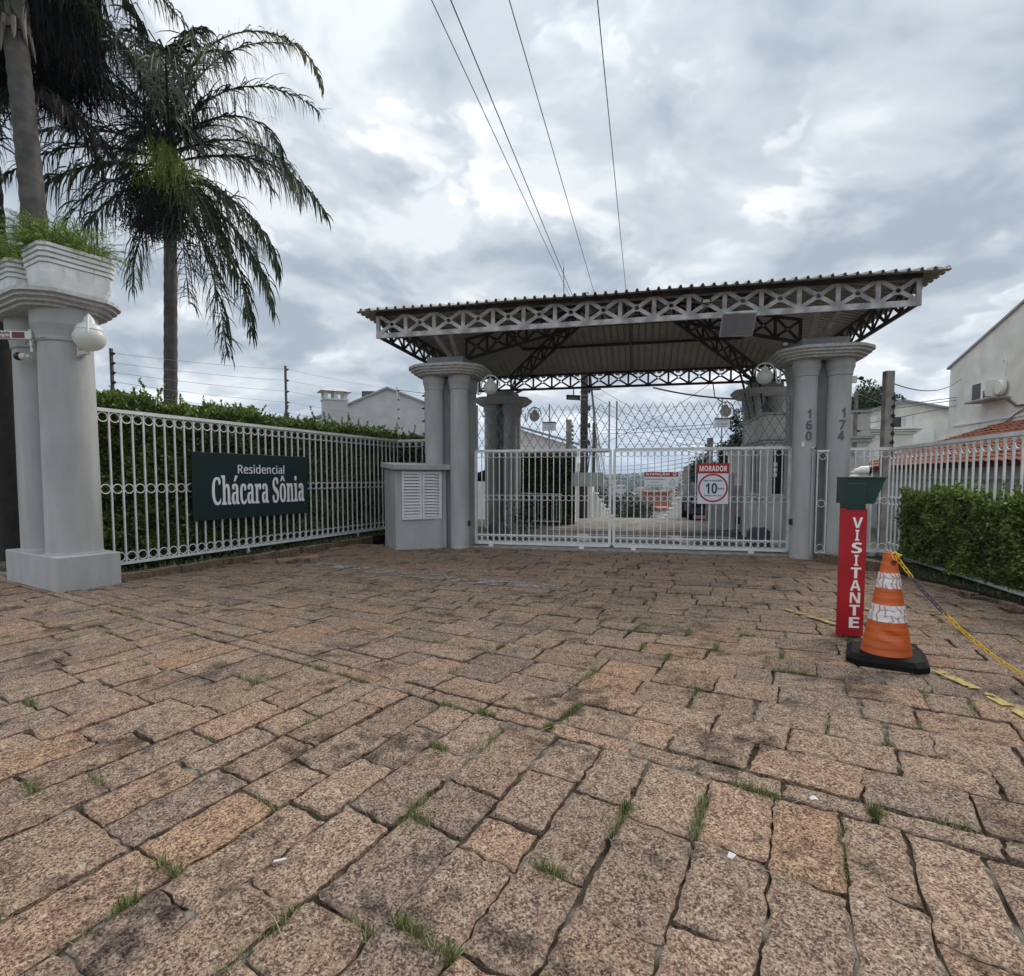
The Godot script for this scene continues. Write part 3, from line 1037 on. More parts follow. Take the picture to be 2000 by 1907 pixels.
func board(nm: String, at: Vector3, w: float, h: float, d: float, b: Basis, mt: Material, parent: Node3D) -> MeshInstance3D:
	var mb := MB.new()
	mb.bevel_box(at, Vector3(w, h, d), minf(0.004, d * 0.3), b)
	return put(nm, mb, mt, parent)

func gates() -> void:
	gate_leaf("gate_leaf", -3.40, -0.585, 22, "left leaf of the white barred sliding gate, backed by a blank grey plate")
	gate_leaf("gate_leaf", -0.50, 2.74, 25, "right leaf of the white barred sliding gate, carrying the red MORADOR speed sign")
	var z := -11.42
	var I := Basis()
	# concrete sill and rail under the gate
	var t := thing("gate_track", Vector3(-0.3, 0, z), "concrete sill with steel rail under the sliding gate", "", "")
	tag(t, "", "", "", "structure")
	board("sill", Vector3(-0.36, -0.035, z - 0.02), 6.55, 0.10, 0.42, I, M["concrete"], t)
	board("rail", Vector3(-0.36, 0.018, z), 6.4, 0.012, 0.03, I, M["steel"], t)
	# two small warning plates on posts in the razor mesh
	for e in [[-1.83, "small white warning plate in the razor mesh of the left gate leaf"], [1.52, "small white warning plate in the razor mesh of the right gate leaf"]]:
		var s := thing("warning_plate", Vector3(e[0], 2.05, z), e[1], "sign", "warning plates in the razor mesh")
		rod("post", Vector3(e[0], 2.05, z - 0.015), Vector3(e[0], 2.97, z - 0.015), 0.022, 0.022, M["steel"], s, Vector3.RIGHT)
		board("plate", Vector3(e[0], 2.52, z + 0.02), 0.285, 0.185, 0.006, I, M["sign_panel"], s)
		board("header", Vector3(e[0], 2.593, z + 0.0255), 0.275, 0.028, 0.004, I, M["dark_grey"], s)
		for ln in [[0.0, 2.553, 0.20], [0.035, 2.507, 0.13], [0.035, 2.482, 0.11], [0.0, 2.448, 0.16]]: board("print_line", Vector3(e[0] + ln[0], ln[1], z + 0.0235), ln[2], 0.011, 0.002, I, M["panel_grey"], s)
		var lg := MB.new()
		lg.prism(PackedVector2Array([Vector2(-0.02, 0), Vector2(0, -0.018), Vector2(0.02, 0), Vector2(0, 0.018)]), 0, 0.003, Vector3(e[0] - 0.075, 2.497, z + 0.023), Basis(Vector3.RIGHT, PI / 2))
		put("emblem", lg, M["sign_grey"], s)
	# blank grey plate on the left leaf
	tag(board("blank_plate", Vector3(-1.03, 1.43, z - 0.03), 0.60, 0.285, 0.006, I, M["sign_grey"], null), "blank grey-green plate fixed behind the left gate leaf near its end", "sign")
	# ATENCAO plate
	var a := thing("attention_sign", Vector3(0.42, 1.2, z), "white ATENÇÃO notice with red header hung on the right gate leaf", "sign")
	board("plate", Vector3(0.405, 1.43, z + 0.035), 0.64, 0.295, 0.006, I, M["sign_panel"], a)
	board("header", Vector3(0.405, 1.533, z + 0.040), 0.64, 0.092, 0.005, I, M["sign_red"], a)
	text("lettering", "ATENÇÃO", 0.45, 0.072, Vector3(0.335, 1.536, z + 0.0435), I, M["letter_white"], a)
	text("lettering", "PORTÃO COM FECHAMENTO", 0.38, 0.022, Vector3(0.29, 1.437, z + 0.039), I, M["ink"], a)
	text("lettering", "AUTOMÁTICO", 0.18, 0.020, Vector3(0.29, 1.380, z + 0.039), I, M["ink"], a)
	text("lettering", "UM VEÍCULO POR VEZ", 0.30, 0.022, Vector3(0.29, 1.318, z + 0.039), I, M["ink"], a)
	var rg := MB.new()
	rg.ring(Vector3(0.66, 1.535, z + 0.045), I, 0.031, 0.007, 18, 6)
	rg.box(Vector3(0.66, 1.535, z + 0.044), Vector3(0.03, 0.012, 0.004))
	put("round_emblem", rg, M["letter_white"], a)
	var tr := MB.new()
	for e in [[Vector2(-0.062, -0.045), Vector2(0, 0.05)], [Vector2(0, 0.05), Vector2(0.062, -0.045)], [Vector2(-0.062, -0.045), Vector2(0.062, -0.045)]]:
		tr.bar(Vector3(0.62 + e[0].x, 1.398 + e[0].y, z + 0.041), Vector3(0.62 + e[1].x, 1.398 + e[1].y, z + 0.041), 0.012, 0.004, Vector3.BACK)
	put("triangle_mark", tr, M["sign_grey"], a)
	board("print_line", Vector3(0.62, 1.318, z + 0.039), 0.12, 0.010, 0.002, I, M["sign_grey"], a)
	# MORADOR speed sign
	var m := thing("speed_sign", Vector3(1.38, 1.0, z), "MORADOR speed limit sign with red ring and 10 on the right gate leaf", "sign")
	board("plate", Vector3(1.375, 1.26, z + 0.035), 0.565, 0.60, 0.006, I, M["sign_panel"], m)
	board("header", Vector3(1.375, 1.645, z + 0.037), 0.585, 0.195, 0.010, I, M["sign_red"], m)
	text("lettering", "MORADOR", 0.505, 0.105, Vector3(1.375, 1.643, z + 0.0425), I, M["letter_white"], m)
	var sr := MB.new()
	for k in 48:
		var a0 := TAU * k / 48.0
		var a1 := TAU * (k + 1) / 48.0
		var p := []
		for e in [[a0, 0.243], [a1, 0.243], [a1, 0.275], [a0, 0.275]]: p.append(Vector3(1.375 + cos(e[0]) * e[1], 1.268 + sin(e[0]) * e[1], z + 0.0405))
		sr.quad(p[0], p[1], p[2], p[3], Vector3.BACK)
		for e in [[p[0], p[1], -1.0], [p[3], p[2], 1.0]]:
			var bk := Vector3(0, 0, -0.0035)
			sr.face(e[0], e[1], e[1] + bk, e[0] + bk, (e[0] - Vector3(1.375, 1.268, z)) * e[2])
	put("red_ring", sr, M["sign_red"], m)
	text("number", "10", 0.215, 0.205, Vector3(1.345, 1.262, z + 0.039), I, M["ink"], m)
	text("lettering", "km/h", 0.115, 0.042, Vector3(1.518, 1.258, z + 0.039), I, M["ink"], m)
	text("lettering", "LIMITE DE VELOCIDADE", 0.34, 0.030, Vector3(1.375, 1.408, z + 0.039), I, M["ink"], m)
	text("lettering", "CRIANÇAS NAS RUAS", 0.32, 0.030, Vector3(1.375, 1.118, z + 0.039), I, M["ink"], m)

func pillars_and_gear() -> void:
	var p := make_pillar()
	p.position = Vector3(-3.945, 0, -11.42)
	tag(p, "front left cluster of four grey columns beside the meter cabinet")
	for e in [[3.18, -11.42, "front right cluster of four grey columns bearing the numbers 160 and 174"], [-3.945, -16.05, "rear left column cluster seen through the left gate leaf"], [3.18, -16.05, "rear right column cluster behind the guardhouse roof, hung with cables"]]:
		var q: Node3D = p.duplicate()
		q.name = numbered("entrance_pillar")
		add_child(q)
		q.position = Vector3(e[0], 0, e[1])
		tag(q, e[2])
	globe_lamp(Vector3(-3.02, 3.31, -11.20), Vector3(1, 0, 0), "round glass globe lamp hung on the front left columns", M["globe"])
	globe_lamp(Vector3(-2.96, 3.22, -15.8), Vector3(1, 0, 0), "dusty round globe lamp on the rear left columns above the razor mesh", M["globe_old"])
	globe_lamp(Vector3(2.19, 3.22, -15.8), Vector3(-1, 0, 0), "dusty round globe lamp on the rear right columns", M["globe_old"])
	globe_lamp(Vector3(2.24, 3.34, -11.30), Vector3(-1, 0, 0), "round glass globe lamp hung on the front right columns above the gate", M["globe"])
	# house numbers fixed one above the other on the two front columns of the right cluster
	var zc := -11.14
	for e in [["160", 2.905, [2.60, 2.40, 2.21], "brushed metal house number 160 down the left column of the right cluster"], ["174", 3.455, [2.61, 2.40, 2.21], "brushed metal house number 174 down the right column of the right cluster"]]:
		var s := thing("house_number", Vector3(e[1], 2.1, zc + 0.2), e[3], "house number", "house numbers on the columns")
		for k in 3:
			var off := -0.015 * k if e[0] == "174" else 0.0
			text("digit", e[0][k], 0.10 if e[0][k] != "1" else 0.055, 0.165, Vector3(e[1] + 0.02 + off, e[2][k], zc + 0.199), Basis(), M["number_metal"], s, false, true, 0.012)
	# conduit with a small sensor on the left of these columns
	var cz := zc + 0.205
	var cp := thing("sensor_conduit", Vector3(3.0, 0, cz), "thin grey conduit up the 160 column ending in a small black sensor", "conduit")
	var cm := MB.new()
	cm.tube([Vector3(3.005, 0.05, cz - 0.01), Vector3(3.005, 1.98, cz - 0.018)], 0.017, 10)
	put("pipe", cm, M["grey_paint"], cp)
	var se := MB.new()
	se.tube([Vector3(2.985, 1.99, cz - 0.02), Vector3(3.02, 1.985, cz + 0.05)], 0.016, 10)
	put("sensor", se, M["camera_white"], cp)
	var eye := MB.new()
	eye.tube([Vector3(3.02, 1.985, cz + 0.05), Vector3(3.024, 1.984, cz + 0.062)], 0.017, 10)
	put("lens", eye, M["black"], cp)
	tag(board("door_chime_plate", Vector3(2.835, 2.06, zc + 0.195), 0.05, 0.10, 0.012, Basis(Vector3.UP, -0.2), M["camera_white"], null), "small cream switch plate on the 160 column", "switch plate")
	# narrow white infill panel between the two columns
	var n := thing("infill_panel", Vector3(3.18, 0.05, -11.0), "narrow white barred panel between the columns numbered 160 and 174", "fence panel")
	var zz := -11.02
	for x in [3.105, 3.262]: rod("bar", Vector3(x, 0.1, zz), Vector3(x, 1.93, zz), 0.02, 0.02, M["white_metal"], n, Vector3.RIGHT)
	rod("top_rail", Vector3(3.085, 1.945, zz), Vector3(3.29, 1.945, zz), 0.04, 0.03, M["white_metal"], n)
	rod("bottom_rail", Vector3(3.095, 0.115, zz), Vector3(3.27, 0.115, zz), 0.03, 0.03, M["white_metal"], n)
	var rm := MB.new()
	rm.ring(Vector3.ZERO, Basis(), 0.062, 0.007, 18, 6)
	var ring := rm.mesh()
	for y in [1.855, 1.0, 0.20]: inst("ring", ring, M["white_metal"], n, Transform3D(Basis(), Vector3(3.183, y, zz)))
	# camera on the right of the right cluster
	var c := thing("security_camera", Vector3(3.66, 3.2, -11.2), "cream junction box with a small dark camera on the right side of the 174 column", "camera")
	board("box", Vector3(3.685, 3.21, -11.16), 0.09, 0.12, 0.08, Basis(), M["camera_white"], c)
	var cmb := MB.new()
	cmb.tube([Vector3(3.72, 3.22, -11.16), Vector3(3.78, 3.23, -11.15)], 0.014, 8)
	cmb.ball(Vector3(3.80, 3.225, -11.14), Vector3(0.042, 0.036, 0.05), 12, 8)
	put("camera_head", cmb, M["black"], c)
	# solar panel hung under the front truss, floodlights
	var sp := thing("solar_panel", Vector3(1.55, 4.2, -10.12), "tilted grey solar panel hung below the white front truss", "solar panel")
	var sb := Basis(Vector3.RIGHT, 0.75) * Basis(Vector3.FORWARD, 0.03)
	board("frame", Vector3(1.545, 4.00, -10.02), 0.53, 0.43, 0.025, sb, M["truss_white"], sp)
	board("cells", Vector3(1.545, 4.00, -10.02) - sb.z * -0.0125, 0.49, 0.39, 0.006, sb, M["panel_grey"], sp)
	board("cells_back", Vector3(1.545, 4.00, -10.02) - sb.z * 0.0125, 0.49, 0.39, 0.006, sb, M["panel_grey"], sp)
	board("bracket", Vector3(1.545, 4.16, -10.12), 0.06, 0.10, 0.05, Basis(), M["steel"], sp)
	floodlight(Vector3(1.05, 4.44, -10.10), 0.16, 0.075, Basis(Vector3.RIGHT, 0.25), "small black floodlight on the white front truss above the solar panel")
	floodlight(Vector3(2.50, 3.84, -10.95), 0.10, 0.085, Basis(Vector3.UP, -0.3), "small black floodlight on top of the right column cluster")
	var fl := floodlight(Vector3(-2.02, 3.92, -17.2), 0.42, 0.17, Basis(Vector3.FORWARD, 0.08) * Basis(Vector3.RIGHT, 0.9), "wide grey floodlight hanging under the rear truss")
	rod("hanger", Vector3(-2.02, 3.95, -17.25), Vector3(-2.02, 4.2, -17.27), 0.03, 0.03, M["dark_grey"], fl, Vector3.RIGHT)
	# guardhouse behind the right gate leaf
	guardhouse()
	# small black gate sensors by the posts
	for e in [[Vector3(-3.455, 0.52, -11.10), "small black gate sensor on the front left column"], [Vector3(2.69, 0.66, -11.05), "small black gate sensor on the 160 column beside the gate end"]]:
		tag(board("gate_sensor", e[0], 0.05, 0.11, 0.06, Basis(), M["black"], null), e[1], "sensor", "gate sensors")
	for e in [[Vector3(-3.10, 0.0, -12.15), "grey gate motor housing behind the left gate leaf"], [Vector3(2.35, 0.0, -12.1), "grey gate motor housing at the foot of the guardhouse"]]:
		var g := thing("gate_motor", e[0], e[1], "gate motor", "gate motors")
		var gm := MB.new()
		gm.bevel_box(e[0] + Vector3(0, 0.24, 0), Vector3(0.42, 0.44, 0.3), 0.07)
		put("housing", gm, M["dark_grey"], g)
		board("base", e[0] + Vector3(0, 0.02, 0), 0.46, 0.05, 0.34, Basis(), M["steel"], g)
	# aerial on the roof
	var an := thing("roof_aerial", Vector3(-1.35, 4.7, -9.98), "thin aerial rod standing on the front edge of the canopy roof", "aerial")
	rod("mast", Vector3(-1.35, 4.62, -10.0), Vector3(-1.36, 5.15, -10.0), 0.012, 0.012, M["wire"], an, Vector3.RIGHT)
	rod("tip", Vector3(-1.36, 5.15, -10.0), Vector3(-1.375, 5.30, -10.0), 0.005, 0.005, M["wire"], an, Vector3.RIGHT)

func floodlight(at: Vector3, w: float, h: float, b: Basis, label: String) -> Node3D:
	var f := thing("floodlight", at, label, "floodlight", "floodlights under the canopy")
	board("body", at, w, h, 0.05, b, M["black"] if w < 0.3 else M["dark_grey"], f)
	board("lens", at + b.z * 0.026, w * 0.72, h * 0.66, 0.006, b, M["lens_glass"], f)
	return f

func window_in(root: Node3D, at: Vector3, w: float, h: float, b: Basis, panes: int, frame: Material, glass: Material) -> void:   # frame, panes and sill set on a wall; b.z points out
	var o := Node3D.new()
	o.name = "window"
	root.add_child(o, true)
	o.global_position = at
	var t := 0.05
	for s in [-1, 1]:
		rod("frame", at + b.x * (w * 0.5 - t * 0.5) * s - b.y * h * 0.5, at + b.x * (w * 0.5 - t * 0.5) * s + b.y * h * 0.5, t, 0.06, frame, o, b.z)
		rod("frame", at - b.x * w * 0.5 + b.y * (h * 0.5 - t * 0.5) * s, at + b.x * w * 0.5 + b.y * (h * 0.5 - t * 0.5) * s, t, 0.064, frame, o, b.z)
	for i in range(1, panes):
		var x := lerpf(-w * 0.5, w * 0.5, float(i) / panes)
		rod("mullion", at + b.x * x - b.y * h * 0.5, at + b.x * x + b.y * h * 0.5, 0.035, 0.05, frame, o, b.z)
	for i in panes:
		var x := lerpf(-w * 0.5, w * 0.5, (i + 0.5) / panes)
		board("pane", at + b.x * x - b.z * 0.012, w / panes - 0.02, h - 0.04, 0.008, b, glass, o)

func guardhouse() -> void:
	var g := thing("guardhouse", Vector3(3.1, 0, -13.9), "small cream guardhouse with white framed windows behind the right gate leaf", "guardhouse")
	var x0 := 2.58
	var x1 := 4.6
	var z1 := -12.9
	var z0 := -15.3
	var w := MB.new()
	w.box(Vector3((x0 + x1) * 0.5, 1.35, (z0 + z1) * 0.5), Vector3(x1 - x0, 2.9, z1 - z0))
	put("wall", w, M["guard_wall"], g)
	board("parapet", Vector3((x0 + x1) * 0.5, 2.83, (z0 + z1) * 0.5), x1 - x0 + 0.08, 0.05, z1 - z0 + 0.08, Basis(), M["stone_trim"], g)
	board("cornice_band", Vector3((x0 + x1) * 0.5, 2.30, (z0 + z1) * 0.5), x1 - x0 + 0.14, 0.06, z1 - z0 + 0.14, Basis(), M["stone_trim"], g)
	board("cornice_band", Vector3((x0 + x1) * 0.5, 2.23, (z0 + z1) * 0.5), x1 - x0 + 0.08, 0.06, z1 - z0 + 0.08, Basis(), M["stone_trim"], g)
	window_in(g, Vector3(x0 - 0.01, 1.62, -13.65), 1.25, 1.10, Basis(Vector3(0, 0, 1), Vector3.UP, Vector3(-1, 0, 0)), 3, M["white_metal"], M["window_glass"])
	window_in(g, Vector3(3.05, 1.62, z1 + 0.01), 0.7, 1.10, Basis(), 2, M["white_metal"], M["window_glass"])
	board("sill", Vector3(x0 - 0.05, 1.03, -13.65), 0.16, 0.05, 1.4, Basis(), M["stone_trim"], g)
	for k in 3: board("notice", Vector3(2.80, 1.75 - 0.11 * k, z1 + 0.055), 0.08, 0.085, 0.004, Basis(), M["paper"], g)

func near_pillar() -> void:
	var ax := Vector3(0.949, 0, 0.316)
	var az := Vector3(-0.316, 0, 0.949)      # towards the street
	var ctr := Vector3(-7.91, 0, -6.19)
	var b := Basis(ax, Vector3.UP, az)
	var p := thing("street_pillar", ctr, "large grey pillar of two round columns on a plinth at the left street corner", "pillar")
	var pm := MB.new()
	pm.bevel_box(ctr + Vector3(0, 0.14, 0), Vector3(1.68, 0.60, 0.74), 0.012, b)
	put("plinth", pm, M["grey_paint"], p)
	var cm := MB.new()
	cm.lathe([Vector2(0.322, 0.40), Vector2(0.322, 0.45), Vector2(0.315, 0.47), Vector2(0.312, 1.5), Vector2(0.300, 3.22), Vector2(0.318, 3.24), Vector2(0.318, 3.29), Vector2(0.335, 3.36), Vector2(0.365, 3.44), Vector2(0.372, 3.66)], 48)
	var col := cm.mesh()
	for s in [-0.41, 0.42]: inst("column", col, M["grey_paint"], p, Transform3D(b, ctr + ax * s))
	var co := cornice_mesh(cornice_outline(0.97, 0.60, 0.58, 0.28), 3.66)
	var cmi := put("cornice", co, M["stone_trim"], p, false)
	cmi.global_transform = Transform3D(b, ctr)
	for e in [[0.42, "white ribbed planter trough on the right half of the street pillar"], [-0.62, "white ribbed planter trough on the left half of the street pillar"]]:
		planter(ctr + ax * e[0] + Vector3(0, 3.81, 0) - az * 0.09, b, e[1])
	# lamp with a squat globe on a bracket
	for e in [[ctr + ax * 0.90 - az * 0.085 + Vector3(0, 3.28, 0), "squat white globe lamp on the right column of the street pillar"], [ctr - ax * 0.80 - az * 0.05 + Vector3(0, 3.20, 0), "squat white globe lamp half hidden left of the street pillar"]]:
		var at: Vector3 = e[0]
		var s0 := 1.0 if (at - ctr).dot(ax) > 0.0 else -1.0
		var l := thing("pillar_lamp", at, e[1], "lamp", "squat lamps on the street pillar")
		var g := MB.new()
		g.ball(at, Vector3(0.185, 0.165, 0.185), 28, 18)
		put("globe", g, M["globe"], l)
		var c := MB.new()
		c.lathe([Vector2(0.155, 0.085), Vector2(0.160, 0.10), Vector2(0.13, 0.155), Vector2(0.075, 0.185), Vector2(0.055, 0.25), Vector2(0.02, 0.30), Vector2(0.0, 0.305)], 24, at)
		put("cap", c, M["lamp_white"], l)
		var h := MB.new()
		var d := (ax + az * 0.5).normalized()
		h.tube([at + Vector3(0, 0.30, 0), at + d * 0.06 + Vector3(0, 0.27, 0), at + d * 0.13 + Vector3(0, 0.19, 0), at + d * 0.175 + Vector3(0, 0.03, 0)], 0.016, 8)
		put("hoop", h, M["lamp_white"], l)
		board("bracket", at - ax * 0.09 * s0 + az * 0.03 + Vector3(0, -0.185, 0), 0.16, 0.05, 0.07, b, M["lamp_white"], l)
		board("wall_plate", at - ax * 0.165 * s0 + az * 0.03 + Vector3(0, -0.12, 0), 0.03, 0.22, 0.10, b, M["lamp_white"], l)
	# garage warning bar fixed between the columns, reaching out to the left
	var w0 := ctr + ax * 0.30 + az * 0.33 + Vector3(0, 3.30, 0)
	var dir := (-ax * 0.80 + az * 0.60).normalized()
	var wb := Basis(-dir, Vector3.UP, (-dir).cross(Vector3.UP))
	var sg := thing("warning_bar", w0, "white CUIDADO VEÍCULOS warning bar with red and amber lights on the street pillar", "sign")
	var wc := w0 + dir * 0.55
	board("housing", wc, 1.10, 0.10, 0.06, wb, M["camera_white"], sg)
	board("end_plate", w0 - dir * 0.02 + Vector3(0, -0.03, 0), 0.03, 0.21, 0.09, wb, M["camera_white"], sg)
	board("red_light", w0 + dir * 0.13 + wb.z * 0.031, 0.15, 0.075, 0.012, wb, M["dark_red"], sg)
	board("amber_light", w0 + dir * 0.66 + wb.z * 0.031, 0.22, 0.075, 0.012, wb, M["amber"], sg)
	text("lettering", "CUIDADO", 0.28, 0.034, w0 + dir * 0.37 + Vector3(0, 0.022, 0) + wb.z * 0.033, wb, M["dark_red"], sg)
	text("lettering", "VEÍCULOS", 0.28, 0.038, w0 + dir * 0.37 + Vector3(0, -0.022, 0) + wb.z * 0.033, wb, M["dark_red"], sg)
	board("stay", w0 + Vector3(0, -0.16, 0) - wb.z * 0.02, 0.03, 0.10, 0.05, wb, M["camera_white"], sg)
	# small dome camera below it
	var dc := ctr + ax * 0.04 + az * 0.30 + Vector3(0, 3.07, 0)
	var c2 := thing("dome_camera", dc, "small black-eyed camera under the warning bar on the street pillar", "camera")
	var m1 := MB.new()
	m1.tube([dc, dc + dir * 0.08], 0.045, 12)
	m1.tube([dc - dir * 0.05, dc], 0.03, 10)
	put("arm", m1, M["camera_white"], c2)
	var m2 := MB.new()
	m2.ball(dc + dir * 0.10, Vector3(0.055, 0.055, 0.055), 14, 10)
	put("eye", m2, M["black"], c2)
	var cb := MB.new()
	cb.tube([dc + Vector3(0, 0.16, 0.02) + ax * 0.03, dc + ax * 0.40 + az * 0.07 + Vector3(0, 0.165, 0), dc + ax * 0.62 + az * 0.0 + Vector3(0, 0.17, 0)], 0.005, 5)
	tag(put("lamp_cable", cb, M["dark_grey"]), "thin dark cable across the right column of the street pillar", "cable")

func planter(at: Vector3, b: Basis, label: String) -> void:
	# trough with its length across the pillar: four ridged bands over a curved fluted bowl
	var root := thing("planter", at, label, "planter", "planter troughs on the street pillar")
	var f := func(hx: float, hz: float, c: float) -> PackedVector2Array:
		return PackedVector2Array([Vector2(hx - c, hz), Vector2(hx, hz - c), Vector2(hx, -hz + c), Vector2(hx - c, -hz), Vector2(-hx + c, -hz), Vector2(-hx, -hz + c), Vector2(-hx, hz - c), Vector2(-hx + c, hz)])
	var bowl := MB.new()
	var prof := [[0.0, 0.11, 0.19], [0.015, 0.16, 0.255], [0.05, 0.21, 0.32], [0.10, 0.243, 0.36], [0.17, 0.265, 0.388], [0.26, 0.279, 0.402], [0.37, 0.282, 0.405]]
	for k in prof.size() - 1:
		var lo: PackedVector2Array = f.call(prof[k][1], prof[k][2], 0.07)
		var hi: PackedVector2Array = f.call(prof[k + 1][1], prof[k + 1][2], 0.07)
		for i in 8:
			var j := (i + 1) % 8
			bowl.face(at + b * Vector3(lo[i].x, prof[k][0], lo[i].y), at + b * Vector3(lo[j].x, prof[k][0], lo[j].y), at + b * Vector3(hi[j].x, prof[k + 1][0], hi[j].y), at + b * Vector3(hi[i].x, prof[k + 1][0], hi[i].y), b * Vector3(lo[i].x + lo[j].x, 0, lo[i].y + lo[j].y))
	put("bowl", bowl, M["planter_white"], root)
	for i in 4:
		var band := MB.new()
		var y := 0.36 + i * 0.065
		band.prism(f.call(0.262 + 0.006 * i, 0.382 + 0.006 * i, 0.06), y, y + 0.022, at, b)
		band.prism(f.call(0.300 + 0.006 * i, 0.420 + 0.006 * i, 0.07), y + 0.018, y + 0.058, at, b)
		band.prism(f.call(0.280 + 0.006 * i, 0.400 + 0.006 * i, 0.07), y + 0.056, y + 0.066, at, b)
		put("band", band, M["planter_white"], root)
	for s in [-1, 1]:
		for k in range(-2, 3):
			board("flute", at + b * Vector3(0.276 * s, 0.275, k * 0.165), 0.020, 0.15, 0.032, b * Basis(Vector3.FORWARD, 0.20 * s), M["planter_white"], root)
	# asparagus fern: arching sprays of fine needles
	var r := RandomNumberGenerator.new()
	r.seed = 5 + names["planter"]
	var pl := thing("asparagus_fern", at + Vector3(0, 0.6, 0), label.replace("white ribbed planter trough", "feathery green asparagus fern spilling from the planter"), "plant", "ferns in the planters")
	var needles := MB.new()
	var stems := MB.new()
	for i in 520:
		var o := at + b * Vector3(r.randf_range(-0.22, 0.22), 0.58, r.randf_range(-0.34, 0.36))
		var a := r.randf() * TAU
		var out := Vector3(cos(a), 0, sin(a))
		if r.randf() < 0.42: out = (b.z * 0.8 - b.x * 0.5 + out * 0.6).normalized()
		var len := r.randf_range(0.30, 0.72)
		var e := r.randf_range(0.4, 1.6)
		var pts := []
		var p := o
		var el := e
		for k in 8:
			pts.append(p)
			p += (out * cos(el) + Vector3.UP * sin(el)) * len / 7.0
			el -= r.randf_range(0.12, 0.30)
		stems.col = Color(0.12, 0.18, 0.04)
		stems.tube(pts, 0.0022, 3)
		needles.col = Color(0.20, 0.36, 0.045).lerp(Color(0.36, 0.46, 0.08), r.randf())
		for k in range(1, 8):
			for m in 13:
				var q: Vector3 = pts[k - 1].lerp(pts[k], r.randf())
				var dd := Vector3(r.randfn(0, 1), r.randfn(0, 1) + 0.3, r.randfn(0, 1)).normalized() * r.randf_range(0.02, 0.055)
				var w := dd.cross(Vector3(r.randfn(0, 1), r.randfn(0, 1), r.randfn(0, 1))).normalized() * 0.0022
				needles.tri(q - w, q + w, q + dd, Vector3.UP, Vector3.UP, Vector3.UP)
	# a few long wild stems
	for i in 14:
		var o := at + b * Vector3(r.randf_range(-0.2, 0.25), 0.60, r.randf_range(-0.45, 0.1))
		var a := r.randf_range(-0.9, 0.9)
		var out := (b.x * cos(a) - b.z * sin(a)).normalized()
		var pts := []
		var p := o
		var el := r.randf_range(-0.2, 0.9)
		for k in 9:
			pts.append(p)
			p += (out * cos(el) + Vector3.UP * sin(el)) * 0.075
			el -= r.randf_range(0.05, 0.32)
		stems.col = Color(0.10, 0.12, 0.05)
		stems.tube(pts, 0.0025, 3)
	put("sprays", needles, M["grass"], pl)
	put("stems", stems, M["grass"], pl)

func fence_run(root: Node3D, a: Vector3, b: Vector3, n: int, top: float, bot: float, mids: Array, r: float) -> void:
	var w: Material = M["white_metal"]
	var at := func(t: float, y: float) -> Vector3: return Vector3(lerpf(a.x, b.x, t), y, lerpf(a.z, b.z, t))
	rod("top_rail", at.call(0, top), at.call(1, top), 0.045, 0.05, w, root)
	rod("bottom_rail", at.call(0, bot), at.call(1, bot), 0.035, 0.04, w, root)
	var d := (b - a).normalized()
	var rm := MB.new()
	rm.ring(Vector3.ZERO, Basis(), r, 0.0085, 18, 6)
	var ring := rm.mesh()
	var bb := Basis(d, Vector3.UP, d.cross(Vector3.UP))
	for i in n + 1:
		rod("bar", at.call(float(i) / n, bot), at.call(float(i) / n, top), 0.022, 0.022, w, root, d)
		if i == n: break
		var ys := [top - r - 0.034, bot + r + 0.03]
		ys.append_array(mids)
		for y in ys: inst("ring", ring, w, root, Transform3D(bb, at.call((i + 0.5) / n, y)))

func leaf_mesh(l: float, w: float) -> ArrayMesh:   # a folded leaf, five triangles
	var m := MB.new()
	var u := Vector3.UP
	var a := Vector3(0, 0, 0)
	var t := Vector3(0, 0, l)
	var c := Vector3(0, 0, l * 0.5)
	var p := Vector3(w, w * 0.35, l * 0.45)
	var q := Vector3(-w, w * 0.35, l * 0.45)
	for e in [[a, p, c], [p, t, c], [a, c, q], [c, t, q]]:
		var nn: Vector3 = (e[1] - e[0]).cross(e[2] - e[0]).normalized()
		if nn.dot(u) < 0: nn = -nn
		m.tri(e[0], e[1], e[2], nn, nn, nn)
	return m.mesh()

